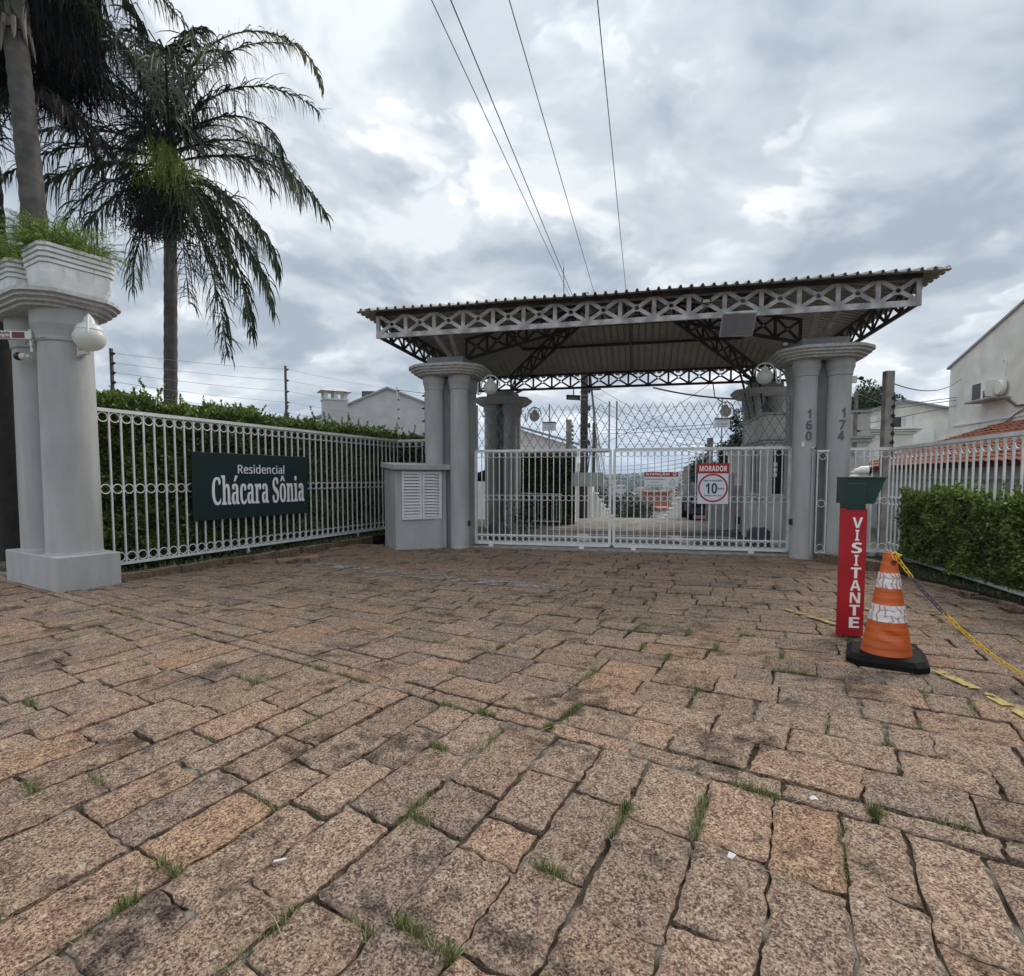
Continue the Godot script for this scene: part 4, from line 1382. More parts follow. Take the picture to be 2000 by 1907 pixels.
func hedge(nm: String, a: Vector3, b: Vector3, thick: float, y0: float, y1: float, count: int, label: String, seed_: int, side: Vector3, sprigs: int, l := 0.045, tone := Color(0.055, 0.095, 0.022), tone2 := Color(0.12, 0.17, 0.04), lean := 0.0) -> Node3D:
	# clipped hedge: a dark woody core, a skin of leaves of its own on every side, loose shoots on top
	var root := thing(nm, Vector3(a.x, 0, a.z), label, "hedge")
	var r := RandomNumberGenerator.new()
	r.seed = seed_
	var d := (b - a).normalized()
	var len := a.distance_to(b)
	var nz := fn(seed_, 1.0, 3)
	var core := MB.new()
	var steps := int(len / 0.3) + 1
	for i in steps:
		var t0 := len * i / steps
		var t1 := len * (i + 1) / steps
		var hh := y1 - 0.10 + nz.get_noise_2d(t0 * 0.8, 0.5) * 0.12
		core.box(a + d * (t0 + t1) * 0.5 + side * thick * 0.5 + Vector3(0, (y0 + hh) * 0.5, 0), Vector3(thick - 0.16, hh - y0, t1 - t0 + 0.001 * (i % 2)), MB.axes(d))
	put("branches", core, M["soil"], root)
	var xf := []
	var cols := []
	var h := y1 - y0
	for i in count:
		var pick := r.randf() * (h * 1.25 + thick)
		var t := r.randf() * len
		var dep: float
		var y: float
		var nrm: Vector3
		if pick < h:
			dep = 0.0; y = y0 + r.randf() * h; nrm = -side
		elif pick < h + thick:
			dep = r.randf() * thick; y = y1; nrm = Vector3.UP
		else:
			dep = thick; y = y0 + r.randf() * h; nrm = side
		var bump := nz.get_noise_3d(t * 1.7, y * 1.7, dep * 1.7) * 0.14 + nz.get_noise_3d(t * 6.0, y * 6.0, dep * 6.0) * 0.07
		if y > y1 - 0.14 and nrm != Vector3.UP: bump -= (y - y1 + 0.14) * 0.5
		var p := a + d * t + side * dep + Vector3(0, y, 0) + nrm * (bump - r.randf() * 0.10)
		if nrm == Vector3.UP: p.y += nz.get_noise_2d(t * 0.8, 0.5) * 0.12 + maxf(0.0, nz.get_noise_2d(t * 2.3, 8.5)) * 0.22
		var dir := (nrm * 0.7 + Vector3(r.randfn(0, 0.6), r.randfn(0.15, 0.6), r.randfn(0, 0.6))).normalized()
		var bb := MB.axes(dir) * Basis(Vector3.BACK, r.randf() * TAU)
		xf.append(Transform3D(bb.scaled(Vector3.ONE * r.randf_range(0.7, 1.4)), p))
		var k := clampf(r.randf() * 0.7 + bump * 2.2 + (0.45 if nrm == Vector3.UP else 0.0), 0.0, 1.0)
		cols.append(tone.lerp(tone2, k) * r.randf_range(0.75, 1.15))
	for s in sprigs:   # shoots that the shears missed
		var t := r.randf() * len
		var base := a + d * t + side * r.randf() * thick * 0.7 + Vector3(0, y1 - 0.05 + nz.get_noise_2d(t * 0.8, 0.5) * 0.12, 0)
		var sh := r.randf_range(0.05, 0.17) if r.randf() < 0.9 else r.randf_range(0.2, 0.42)
		var ln := Vector3(r.randfn(0, 0.25), 1, r.randfn(0, 0.25)).normalized()
		for k in int(sh / 0.009):
			var p := base + ln * sh * r.randf()
			var bb := MB.axes((ln * 0.5 + Vector3(r.randfn(0, 0.7), r.randf() * 0.6, r.randfn(0, 0.7))).normalized())
			xf.append(Transform3D(bb.scaled(Vector3.ONE * r.randf_range(0.7, 1.2)), p))
			cols.append(tone.lerp(tone2, r.randf_range(0.3, 1.0)))
	multi("foliage", leaf_mesh(l, l * 0.30), M["leaf"], xf, cols, root)
	return root

func insulator_post(at: Vector3, y0: float, y1: float, n: int, label: String, mt: Material, dir: Vector3, w := 0.035) -> Array:
	var root := thing("electric_fence_post", at, label, "fence post", "electric fence posts")
	rod("post", Vector3(at.x, y0, at.z), Vector3(at.x, y1, at.z), w, w, mt, root, Vector3.RIGHT)
	var pts := []
	for k in n:
		var y := y1 - 0.08 - (y1 - y0 - 0.25) * k / maxf(1.0, n - 1)
		var ins := MB.new()
		var c := Vector3(at.x, y, at.z) + dir * (w * 0.5 + 0.04)
		ins.tube([c - dir * 0.045, c - dir * 0.02, c, c + dir * 0.035], [0.010, 0.026, 0.020, 0.006], 8)
		put("insulator", ins, M["black"], root)
		pts.append(c + dir * 0.03)
	return pts

func wire(nm: String, a: Vector3, b: Vector3, sag: float, r: float, label: String, group := "", mt: Material = null) -> MeshInstance3D:
	var pts := []
	var n := 14 if sag > 0.0 else 1
	for i in n + 1:
		var t := float(i) / n
		pts.append(a.lerp(b, t) - Vector3(0, sag * 4.0 * t * (1.0 - t), 0))
	var m := MB.new()
	m.tube(pts, r, 4)
	var o := put(nm, m, mt if mt else M["wire"])
	tag(o, label, "cable", group)
	return o

const ORD := ["topmost", "second from top", "third from top", "fourth from top", "fifth from top", "lowest"]

func left_side() -> void:
	near_pillar()
	var a := Vector3(-7.444, 0, -6.20)
	var b := Vector3(-6.10, 0, -13.42)
	var f := thing("left_fence", a, "tall white iron fence with rows of rings in front of the left hedge", "fence")
	fence_run(f, a, b, 45, 2.42, 0.21, [1.30], 0.066)
	fence_run(f, b, Vector3(-4.35, 0, -13.3), 10, 2.42, 0.21, [1.30], 0.066)
	for t in [0.36, 0.78]:
		var p := a.lerp(b, t)
		rod("foot", p + Vector3(0, -0.05, 0), p + Vector3(0, 0.20, 0), 0.035, 0.035, M["white_metal"], f, Vector3.RIGHT)
	var d := (b - a).normalized()
	var out := Vector3(-d.z, 0, d.x)     # towards the drive
	if out.x < 0: out = -out
	# name board
	var bb := Basis(d, Vector3.UP, out)
	var s0 := a + d * (1.02 + 0.53) + out * 0.035
	var sc := s0 + d * 1.28 + Vector3(0, 1.32, 0)
	var sg := thing("name_board", sc, "dark green Residencial Chácara Sônia name board hung on the left fence", "sign")
	board("panel", sc, 2.56, 1.14, 0.03, bb, M["sign_green"], sg)
	text("lettering", "Residencial", 1.06, 0.165, sc + Vector3(0, 0.30, 0) + d * 0.13 + out * 0.019, bb, M["letter_white"], sg, false, false, 0.008)
	text("lettering", "Chácara Sônia", 2.10, 0.52, sc + Vector3(0, -0.075, 0) + d * 0.12 + out * 0.019, bb, M["letter_white"], sg, true, true, 0.008)
	# raised bed with kerb stones, soil and weeds
	var k0 := a + out * 0.28
	var k1 := b + out * 0.28
	stone_curb("left_curb", [Vector2(k0.x, k0.z), Vector2(k0.lerp(k1, 0.5).x + 0.02, k0.lerp(k1, 0.5).z), Vector2(lerpf(k0.x, k1.x, 0.80), lerpf(k0.z, k1.z, 0.80))], 0.17, 0.115, "row of rough granite kerb stones under the left fence")
	var bed := MB.new()
	bed.col = Color.WHITE
	bed.box(a.lerp(b, 0.5) - out * 0.45 + Vector3(0, 0.0, 0), Vector3(1.28, 0.17, 7.6), MB.axes(d))
	tag(put("left_bed", bed, M["soil"]), "dark soil bed under the left hedge", "", "", "structure")
	hedge("clipped_hedge", a - d * 0.2 - out * 0.17, b + d * 0.4 - out * 0.17, 0.9, 0.12, 2.60, 66000, "tall dark clipped hedge behind the left fence and name board", 61, -out, 420, 0.06, Color(0.052, 0.092, 0.024), Color(0.21, 0.31, 0.05))
	hedge("clipped_hedge", Vector3(-6.2, 0, -13.62), Vector3(-4.4, 0, -13.5), 0.5, 0.0, 2.5, 9000, "end of the hedge behind the meter cabinet and front left columns", 62, Vector3(0, 0, -1), 90, 0.06, Color(0.052, 0.092, 0.024), Color(0.21, 0.31, 0.05))
	# weeds at the foot
	var r := RandomNumberGenerator.new()
	r.seed = 12
	var xf := []
	var cols := []
	for i in 1500:
		var t := pow(r.randf(), 0.8)
		var p := a.lerp(b, t) + out * r.randf_range(-0.1, 0.34) + Vector3(0, 0.09, 0)
		xf.append(Transform3D((Basis(Vector3.UP, r.randf() * TAU) * Basis(Vector3.RIGHT, r.randf_range(-0.9, -0.1))).scaled(Vector3.ONE * r.randf_range(0.6, 1.6)), p))
		cols.append(Color(0.05, 0.085, 0.02).lerp(Color(0.10, 0.13, 0.04), r.randf()))
	tag(multi("bed_grass", leaf_mesh(0.09, 0.008), M["grass"], xf, cols), "low weeds and grass at the foot of the left fence", "grass")
	# electric fence above the hedge
	var e0 := a - out * 0.45
	var rows := []
	rows.append(insulator_post(e0 + d * 0.75 + Vector3(-0.10, 0, 0), 2.45, 3.42, 6, "dark electric fence post beside the street pillar", M["dark_grey"], out))
	rows.append(insulator_post(Vector3(-7.13, 0, -10.28), 2.4, 3.76, 6, "dark electric fence post rising from the middle of the left hedge", M["dark_grey"], out))
	rows.append(insulator_post(Vector3(-6.42, 0, -14.14), 2.4, 3.90, 6, "white electric fence post at the far end of the left hedge", M["white_metal"], out))
	rows.append(insulator_post(Vector3(-4.66, 0, -11.75), 2.0, 3.36, 5, "grey electric fence post beside the front left columns", M["steel"], Vector3(-1, 0, 0)))
	for k in 6:
		for s in 2: wire("electric_wire", rows[s][k], rows[s + 1][k], 0.03, 0.0028, "%s of six thin electric wires over the %s part of the left hedge" % [ORD[k], ["near", "far"][s]], "electric wires over the left hedge", M["steel"])
		if k < 5: wire("electric_wire", rows[2][k], rows[3][k], 0.02, 0.0028, "%s of five thin electric wires between hedge end and front left columns" % ORD[k], "electric wires by the left columns", M["steel"])
	wire("stay_bar", Vector3(-6.42, 3.84, -14.14), Vector3(-4.5, 3.30, -11.7), 0.0, 0.008, "thin stay bar between the last fence post and the left columns", "", M["steel"])
	tag(board("fence_tag", Vector3(-7.06, 2.60, -10.22), 0.16, 0.12, 0.01, bb, M["camera_white"], null), "small weathered cream tag at the foot of the middle electric post", "sign")
	# meter cabinet
	var c := thing("meter_cabinet", Vector3(-4.55, 0, -10.95), "grey masonry meter cabinet with white louvred doors beside the front left columns", "cabinet")
	var cb := Basis(Vector3.UP, 0.72)
	var cc := Vector3(-4.66, 0, -11.12)
	cb = Basis(Vector3(0.764, 0, -0.645), Vector3.UP, Vector3(0.645, 0, 0.764))
	var body := MB.new()
	body.bevel_box(cc + Vector3(0, 0.80, 0), Vector3(1.10, 1.74, 0.86), 0.012, cb)
	put("body", body, M["grey_paint"], c)
	var top := MB.new()
	top.bevel_box(cc + Vector3(0, 1.71, 0) + cb.z * 0.06, Vector3(1.24, 0.11, 1.02), 0.012, cb * Basis(Vector3.RIGHT, 0.06))
	put("roof_slab", top, M["grey_paint"], c)
	var fc := cc + cb.z * 0.43
	for s in [-1, 1]:
		var dr := Node3D.new()
		dr.name = "louvred_door"
		c.add_child(dr, true)
		var dc: Vector3 = fc + cb.x * (0.215 * s) + Vector3(0, 1.10, 0) + cb.z * 0.022
		dr.global_position = dc
		for e in [-1, 1]:
			board("door_stile", dc + cb.x * 0.185 * e, 0.05, 0.98, 0.04, cb, M["white_shutter"], dr)
			board("door_rail", dc + Vector3(0, 0.465 * e, 0), 0.33, 0.05, 0.04, cb, M["white_shutter"], dr)
		for k in 14: board("slat", dc + Vector3(0, -0.405 + k * 0.0625, 0), 0.325, 0.062, 0.008, cb * Basis(Vector3.RIGHT, -0.62), M["white_shutter"], dr)
		board("door_back", dc - cb.z * 0.020, 0.34, 0.9, 0.006, cb, M["dark_grey"], dr)
	board("knob", fc + cb.x * 0.035 + Vector3(0, 1.08, 0) + cb.z * 0.05, 0.02, 0.03, 0.02, cb, M["white_shutter"], c)
	# a loose slab and old white paint on the setts
	rng.seed = 31
	var slab := stone_mesh([Vector2(-6.25, -8.60), Vector2(-5.62, -8.95), Vector2(-5.42, -8.62), Vector2(-5.95, -8.25)], 6, 4, Color(0.92, 0.84, 0.74), 0.07, Vector2(0.05, -0.04), fn(7, 1.0, 3), fn(8, 1.0, 3))
	tag(put("loose_slab", slab, M["granite"]), "pale loose granite slab lying by the left kerb", "stone slab")

func left_house() -> void:
	var h := thing("gabled_house", Vector3(-16, 0, -34), "pale plain gabled house wall beyond the left hedge with a square chimney", "house")
	var b := Basis(Vector3.UP, 0.22)
	var at := Vector3(-15.95, 0, -33.7)
	var m := MB.new()
	var poly := PackedVector2Array([Vector2(-4.6, -3.0), Vector2(4.6, -3.0), Vector2(4.6, 5.55), Vector2(0, 7.32), Vector2(-4.6, 5.45)])
	var flat := PackedVector2Array()
	for p in poly: flat.append(Vector2(p.x, -p.y))
	m.prism(flat, -9.0, 0.0, at, b * Basis(Vector3.RIGHT, PI / 2))
	put("wall", m, M["wall_pinkish"], h)
	for s in [-1, 1]:
		var p0 := at + b * Vector3(0, 7.36, 0.15)
		var p1 := at + b * Vector3(4.75 * s, 5.50 if s > 0 else 5.40, 0.15)
		var rf := MB.new()
		var dn := Vector3(0, -0.12, 0)
		var bk := b * Vector3(0, 0, -9.3)
		rf.face(p0, p1, p1 + bk, p0 + bk, Vector3.UP)
		rf.face(p0 + dn, p1 + dn, p1 + bk + dn, p0 + bk + dn, Vector3.DOWN)
		rf.face(p0, p1, p1 + dn, p0 + dn, b.z)
		put("roof", rf, M["wall_grey"], h)
	board("ridge_tile", at + b * Vector3(-1.35, 6.90, -0.4), 0.8, 0.45, 0.3, b, M["bark"], h)
	var c := at + b * Vector3(-1.95, 0, 3.0)
	board("chimney", c + b * Vector3(-0.55, 3.0, 0) , 1.32, 6.2, 1.0, b * Basis(Vector3.UP, 0.5), M["wall_pinkish"], h)
	var cb := b * Basis(Vector3.UP, 0.5)
	c = c + b * Vector3(-0.55, 0, 0)
	for e in [[-1, -1], [-1, 1], [1, -1], [1, 1], [0, 1], [0, -1]]: board("chimney_post", c + cb * Vector3(0.56 * e[0], 6.32, 0.42 * e[1]), 0.20, 0.44, 0.16, cb, M["wall_white"], h)
	board("chimney_band", c + Vector3(0, 6.08, 0), 1.42, 0.10, 1.1, cb, M["wall_white"], h)
	var hood := MB.new()
	hood.prism(PackedVector2Array([Vector2(-0.9, -0.7), Vector2(0.9, -0.7), Vector2(0.9, 0.7), Vector2(-0.9, 0.7)]), 6.54, 6.74, c, cb, 0.55)
	put("chimney_hood", hood, M["wall_white"], h)
	# small white house end between the rear left columns
	var h2 := thing("white_house", Vector3(-7.0, 0, -40), "white low house with grey roof edge right of the rear left columns", "house")
	var m2 := MB.new()
	var poly2 := PackedVector2Array([Vector2(-4, 6), Vector2(2.4, 6), Vector2(2.4, -3.6), Vector2(-4, -5.6)])
	m2.prism(poly2, -7.0, 0.0, Vector3(-6.6, 0, -38), Basis(Vector3.UP, 0.1) * Basis(Vector3.RIGHT, PI / 2))
	put("wall", m2, M["wall_white"], h2)
	rod("roof_edge", Vector3(-10.6, 5.75, -37.4), Vector3(-4.0, 3.75, -38.1), 0.5, 0.12, M["steel"], h2)

func frond(root: Node3D, c: Vector3, az: float, e0: float, len: float, droop: float, seed_: int, leaf: float, tone: Color, tone2: Color, nm := "frond") -> void:
	# one feather leaf: an arching midrib with long hanging leaflets on both sides
	var r := RandomNumberGenerator.new()
	r.seed = seed_
	var right := Vector3(0.975, 0, -0.223)
	var away := Vector3(-0.223, 0, -0.975)
	var h := right * cos(deg_to_rad(az)) + away * sin(deg_to_rad(az))
	var side := h.cross(Vector3.UP).normalized()
	var pts := []
	var rad := []
	var n := 22
	var p := c
	for i in n + 1:
		var t := float(i) / n
		var el := deg_to_rad(e0 - droop * pow(t, 1.5))
		pts.append(p); rad.append(lerpf(0.032, 0.005, t))
		p += (h * cos(el) + Vector3.UP * sin(el)) * len / n
	var m := MB.new()
	m.col = tone * 1.3
	m.tube(pts, rad, 5)
	var cnt := int(len * 24)
	for i in cnt:
		var t := lerpf(0.14, 1.0, (i + r.randf()) / cnt)
		var k := mini(int(t * n), n - 1)
		var o: Vector3 = pts[k].lerp(pts[k + 1], t * n - k)
		var fwd: Vector3 = (pts[k + 1] - pts[k]).normalized()
		var ll := leaf * (0.55 + 0.75 * sin(PI * minf(1.0, t * 0.92 + 0.12))) * r.randf_range(0.75, 1.15)
		for s in [-1.0, 1.0]:
			if r.randf() < 0.12 + 0.25 * maxf(0.0, sin(t * 23.0 + seed_)): continue
			var d: Vector3 = (side * s * r.randf_range(0.35, 1.0) + fwd * r.randf_range(0.25, 0.8) + Vector3.UP * r.randf_range(-0.7, 0.6) + Vector3(r.randfn(0, 0.18), 0, r.randfn(0, 0.18))).normalized()
			var q := o
			var w := d.cross(fwd).normalized() * 0.019 * r.randf_range(0.6, 1.25)
			m.col = tone.lerp(tone2, r.randf())
			var sag := r.randf_range(0.25, 2.1)
			var prev := [q - w * 0.5, q + w * 0.5]
			for g in 4:
				q += d * ll / 4.0
				d = (d + Vector3.DOWN * sag * 0.95).normalized()
				var ww: Vector3 = w * [1.0, 0.9, 0.6, 0.08][g]
				var nn := d.cross(w).normalized()
				if nn.y < 0: nn = -nn
				m.tri(prev[0], prev[1], q + ww, nn, nn, nn)
				m.tri(prev[0], q + ww, q - ww, nn, nn, nn)
				prev = [q - ww, q + ww]
	put(nm, m, M["palm_leaf"], root)

func trunk_mesh(a: Vector3, b: Vector3, r0: float, r1: float, bend: Vector3) -> MB:
	var m := MB.new()
	var pts := []
	var rad := []
	var n := 60
	for i in n + 1:
		var t := float(i) / n
		pts.append(a.lerp(b, t) + bend * sin(PI * t))
		rad.append(lerpf(r0, r1, t) * (1.0 + (0.05 if i % 2 == 0 else -0.025)))
	m.tube(pts, rad, 20)
	return m

func palms() -> void:
	var c := Vector3(-10.37, 8.62, -10.93)
	var root := thing("feather_palm", Vector3(-10.40, 0, -10.57), "tall feather palm with drooping fronds and fruit standing behind the left hedge", "palm tree", "palm trees behind the street pillar")
	put("trunk", trunk_mesh(Vector3(-10.40, -0.2, -10.57), c + Vector3(0, 0.1, 0), 0.145, 0.125, Vector3(0.03, 0, 0.02)), M["bark"], root)
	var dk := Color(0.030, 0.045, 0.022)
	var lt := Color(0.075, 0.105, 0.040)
	var fr := [[0, 47, 3.2, 135], [8, 30, 3.5, 122], [-6, 8, 4.1, 74], [0, -18, 3.4, 66], [-35, -30, 3.4, 58], [-20, -60, 4.5, 28], [-8, -48, 4.2, 40], [15, -36, 3.7, 50], [-50, -55, 3.6, 30], [160, -45, 2.8, 40],
		[175, 84, 4.8, 45], [10, 76, 4.3, 95], [95, 84, 5.0, 60], [180, 28, 3.3, 55], [186, 14, 3.6, 60], [176, -4, 3.2, 62], [190, -24, 2.9, 50],
		[172, 58, 4.3, 85], [140, 45, 3.6, 90], [60, 42, 3.0, 95], [-80, 70, 2.6, 110], [20, 55, 2.4, 130], [160, 50, 2.6, 120], [-30, 75, 3.0, 120], [100, 65, 2.8, 120], [-60, 38, 3.4, 90], [-125, 36, 3.5, 80], [-95, 58, 3.6, 100], [120, 15, 3.4, 70],
		[80, 10, 3.4, 70], [-150, 62, 3.6, 95], [35, 66, 4.4, 95], [150, 74, 4.8, 75], [-140, -10, 3.2, 60]]
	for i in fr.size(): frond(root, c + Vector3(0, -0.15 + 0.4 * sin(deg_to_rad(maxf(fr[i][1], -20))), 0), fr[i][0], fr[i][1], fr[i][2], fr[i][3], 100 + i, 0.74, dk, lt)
	frond(root, c + Vector3(0, 0.3, 0), 4, 84, 5.6, 176, 140, 0.42, Color(0.10, 0.10, 0.03), Color(0.22, 0.17, 0.05), "yellowing_frond")
	# fruit stalks: pale green strings in front, dark ripe bunches below
	var r := RandomNumberGenerator.new()
	r.seed = 8
	var toward := Vector3(0.223, 0, 0.975)
	var right := Vector3(0.975, 0, -0.223)
	for e in [[0.05, 0.1, 1.35, Color(0.30, 0.36, 0.06), 0.011, "green_fruit_stalk"], [0.55, -0.25, 1.25, Color(0.26, 0.33, 0.06), 0.011, "green_fruit_stalk"], [-0.62, -0.45, 1.5, Color(0.022, 0.018, 0.014), 0.017, "dark_fruit_bunch"], [0.20, -0.75, 1.3, Color(0.020, 0.016, 0.013), 0.017, "dark_fruit_bunch"], [-0.30, -0.9, 1.2, Color(0.022, 0.018, 0.014), 0.017, "dark_fruit_bunch"]]:
		var m := MB.new()
		var top: Vector3 = c + right * e[0] * 0.75 + toward * 0.28 + Vector3(0, e[1], 0)
		m.col = e[3] * 1.2
		m.tube([c, (c + top) * 0.5 + Vector3(0, 0.15, 0), top], 0.03, 6)
		for k in 170:
			var p := top + Vector3(r.randfn(0, 0.16), r.randfn(0, 0.07), r.randfn(0, 0.16))
			var d := Vector3(r.randfn(0, 0.33), -1, r.randfn(0, 0.33)).normalized()
			var pts := [p]
			var segs := 6
			for g in segs:
				p += d * e[2] * r.randf_range(0.6, 1.0) / segs
				d = (d + Vector3(0, -0.18, 0) + Vector3(r.randfn(0, 0.16), 0, r.randfn(0, 0.16))).normalized()
				pts.append(p)
			m.col = e[3] * r.randf_range(0.7, 1.5)
			m.tube(pts, 0.004, 3)
			for g in 9:
				var q: Vector3 = pts[1 + r.randi() % segs] + Vector3(r.randfn(0, 0.02), r.randfn(0, 0.04), r.randfn(0, 0.02))
				m.ball(q, Vector3.ONE * e[4] * r.randf_range(0.8, 1.3), 4, 3)
		put(e[5], m, M["palm_leaf"], root)
	# second palm, nearer the pillar, its crown above the frame
	var t2 := Vector3(-10.95, 10.9, -8.05)
	var p2 := thing("feather_palm", Vector3(-9.75, 0, -7.6), "ringed grey palm trunk rising out of frame behind the street pillar", "palm tree", "palm trees behind the street pillar")
	put("trunk", trunk_mesh(Vector3(-9.6, -0.2, -7.5), Vector3(-10.5, 9.0, -7.85), 0.20, 0.165, Vector3(0.08, 0, 0)), M["bark"], p2)
	var cs := MB.new()
	cs.col = Color(0.07, 0.065, 0.045)
	cs.tube([Vector3(-10.48, 9.0, -7.84), Vector3(-10.56, 9.5, -7.88), Vector3(-10.68, 10.6, -7.95)], [0.19, 0.23, 0.12], 14)
	put("crown_shaft", cs, M["palm_leaf"], p2)
	for k in 9:
		var fl := MB.new()
		var a := TAU * k / 9.0
		var o := Vector3(-10.50, 8.95, -7.84) + Vector3(cos(a), 0, sin(a)) * 0.17
		fl.col = Color(0.16, 0.13, 0.10)
		fl.tube([o + Vector3(0, 0.25, 0), o + Vector3(cos(a), -0.5, sin(a)) * 0.05, o + Vector3(cos(a) * 0.10, -r.randf_range(0.15, 0.45), sin(a) * 0.10)], [0.05, 0.035, 0.006], 5)
		put("dry_sheath", fl, M["palm_leaf"], p2)
	for k in 12: frond(p2, Vector3(-10.68, 10.5, -7.95), k * 30 + 8, 55 - (k % 3) * 24, 3.2, 95, 300 + k, 0.5, dk, lt)
	# third palm wrapped in a skirt of dead leaves
	var b3 := Vector3(-12.2, 0, -8.6)
	var p3 := thing("skirted_palm", b3, "dark palm with a thick hanging skirt of dead brown leaves at the left edge", "palm tree")
	put("trunk", trunk_mesh(b3 + Vector3(0.1, -0.2, 0), b3 + Vector3(-0.5, 12.5, 0), 0.27, 0.24, Vector3.ZERO), M["bark_dark"], p3)
	var sk := MB.new()
	for k in 12000:
		var a := r.randf() * TAU
		var rr := sqrt(r.randf()) * 1.6
		var ctr := b3 + Vector3(0.42, 0, 0.1)
		var x := ctr + Vector3(cos(a) * rr, 0, sin(a) * rr)
		var y1 := r.randf_range(9.0, 14.5)
		var y0 := maxf(y1 - r.randf_range(0.8, 2.2), 8.45 + 0.35 * rr * r.randf() + absf(r.randfn(0, 0.2)))
		if y0 > y1: continue
		var w := Vector3(r.randfn(0, 1), 0, r.randfn(0, 1)).normalized() * r.randf_range(0.004, 0.016)
		var kx := Vector3(r.randfn(0, 0.16), 0, r.randfn(0, 0.16))
		sk.col = Color(0.042, 0.030, 0.025).lerp(Color(0.12, 0.085, 0.065), pow(r.randf(), 2.0))
		var nn := Vector3(-w.z, 0, w.x).normalized()
		var A := Vector3(x.x, y1, x.z)
		var B := Vector3(x.x, (y0 + y1) * 0.5, x.z) + kx
		var C := Vector3(x.x, y0, x.z) + kx * 1.4
		sk.tri(A - w, A + w, B + w, nn, nn, nn); sk.tri(A - w, B + w, B - w, nn, nn, nn); sk.tri(B - w, B + w, C, nn, nn, nn)
	tag(put("dead_leaf_skirt", sk, M["thatch"], p3), "", "", "", "stuff")
	for k in 10: frond(p3, b3 + Vector3(0, 8.6 + (k % 3) * 0.5, 0), [-20, 15, 40, -50, 180, 150, 210, -90, 5, -35][k], 5 - (k % 4) * 14, 2.6, 60, 500 + k, 0.5, Color(0.022, 0.020, 0.014), Color(0.05, 0.045, 0.03), "drooping_frond")
	# dense dark shrubbery behind the pillar
	var p4 := thing("dark_trunk", Vector3(-10.6, 0, -6.6), "dark mossy tree trunk at the left edge behind the street pillar", "tree")
	put("trunk", trunk_mesh(Vector3(-10.9, -0.2, -7.0), Vector3(-11.3, 7.5, -7.2), 0.30, 0.22, Vector3(0.1, 0, 0)), M["bark_dark"], p4)
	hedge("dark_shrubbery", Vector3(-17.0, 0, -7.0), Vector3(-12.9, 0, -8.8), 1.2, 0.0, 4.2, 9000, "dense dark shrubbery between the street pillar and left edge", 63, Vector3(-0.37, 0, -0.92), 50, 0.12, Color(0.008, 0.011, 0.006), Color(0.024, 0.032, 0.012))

func crown_tree(nm: String, at: Vector3, h: float, r: Vector3, n: int, label: String, seed_: int, tone: Color, tone2: Color, l: float, cone := false, group := "") -> void:
	var root := thing(nm, at, label, "tree", group)
	var rg := RandomNumberGenerator.new()
	rg.seed = seed_
	var tr := MB.new()
	tr.tube([at, at + Vector3(0.05, h * 0.3, 0), at + Vector3(0, h * 0.62, 0)], [r.x * 0.10, r.x * 0.08, r.x * 0.04], 8)
	for k in 6:
		var a := TAU * k / 6.0
		tr.tube([at + Vector3(0, h * 0.35, 0), at + Vector3(cos(a) * r.x * 0.3, h * 0.52, sin(a) * r.z * 0.3), at + Vector3(cos(a) * r.x * 0.6, h * 0.62, sin(a) * r.z * 0.6)], [r.x * 0.05, r.x * 0.035, r.x * 0.012], 6)
	put("trunk", tr, M["bark_dark"], root)
	var nz := fn(seed_, 1.0 / r.x, 3)
	var xf := []
	var cols := []
	var ctr := at + Vector3(0, h - r.y, 0)
	var clumps := []
	for k in 46:
		var d := Vector3(rg.randfn(0, 1), rg.randfn(0, 1), rg.randfn(0, 1)).normalized() * pow(rg.randf(), 0.4) * 0.82
		if cone: d = Vector3(d.x * (0.55 - d.y * 0.5), d.y, d.z * (0.55 - d.y * 0.5)) * 1.15
		clumps.append([ctr + d * r, rg.randf_range(0.18, 0.34) * minf(r.x, r.y), rg.randf()])
	for i in n:
		var q: Array = clumps[rg.randi() % clumps.size()]
		var d := Vector3(rg.randfn(0, 1), rg.randfn(0, 1), rg.randfn(0, 1)).normalized() * pow(rg.randf(), 0.33)
		var p: Vector3 = q[0] + d * q[1]
		xf.append(Transform3D(MB.axes((d + Vector3(rg.randfn(0, 0.6), rg.randfn(0.2, 0.6), rg.randfn(0, 0.6))).normalized()).scaled(Vector3.ONE * rg.randf_range(0.7, 1.3)), p))
		cols.append(tone.lerp(tone2, clampf(q[2] * 0.6 + rg.randf() * 0.4, 0, 1)))
	multi("crown", leaf_mesh(l, l * 0.34), M["leaf"], xf, cols, root)

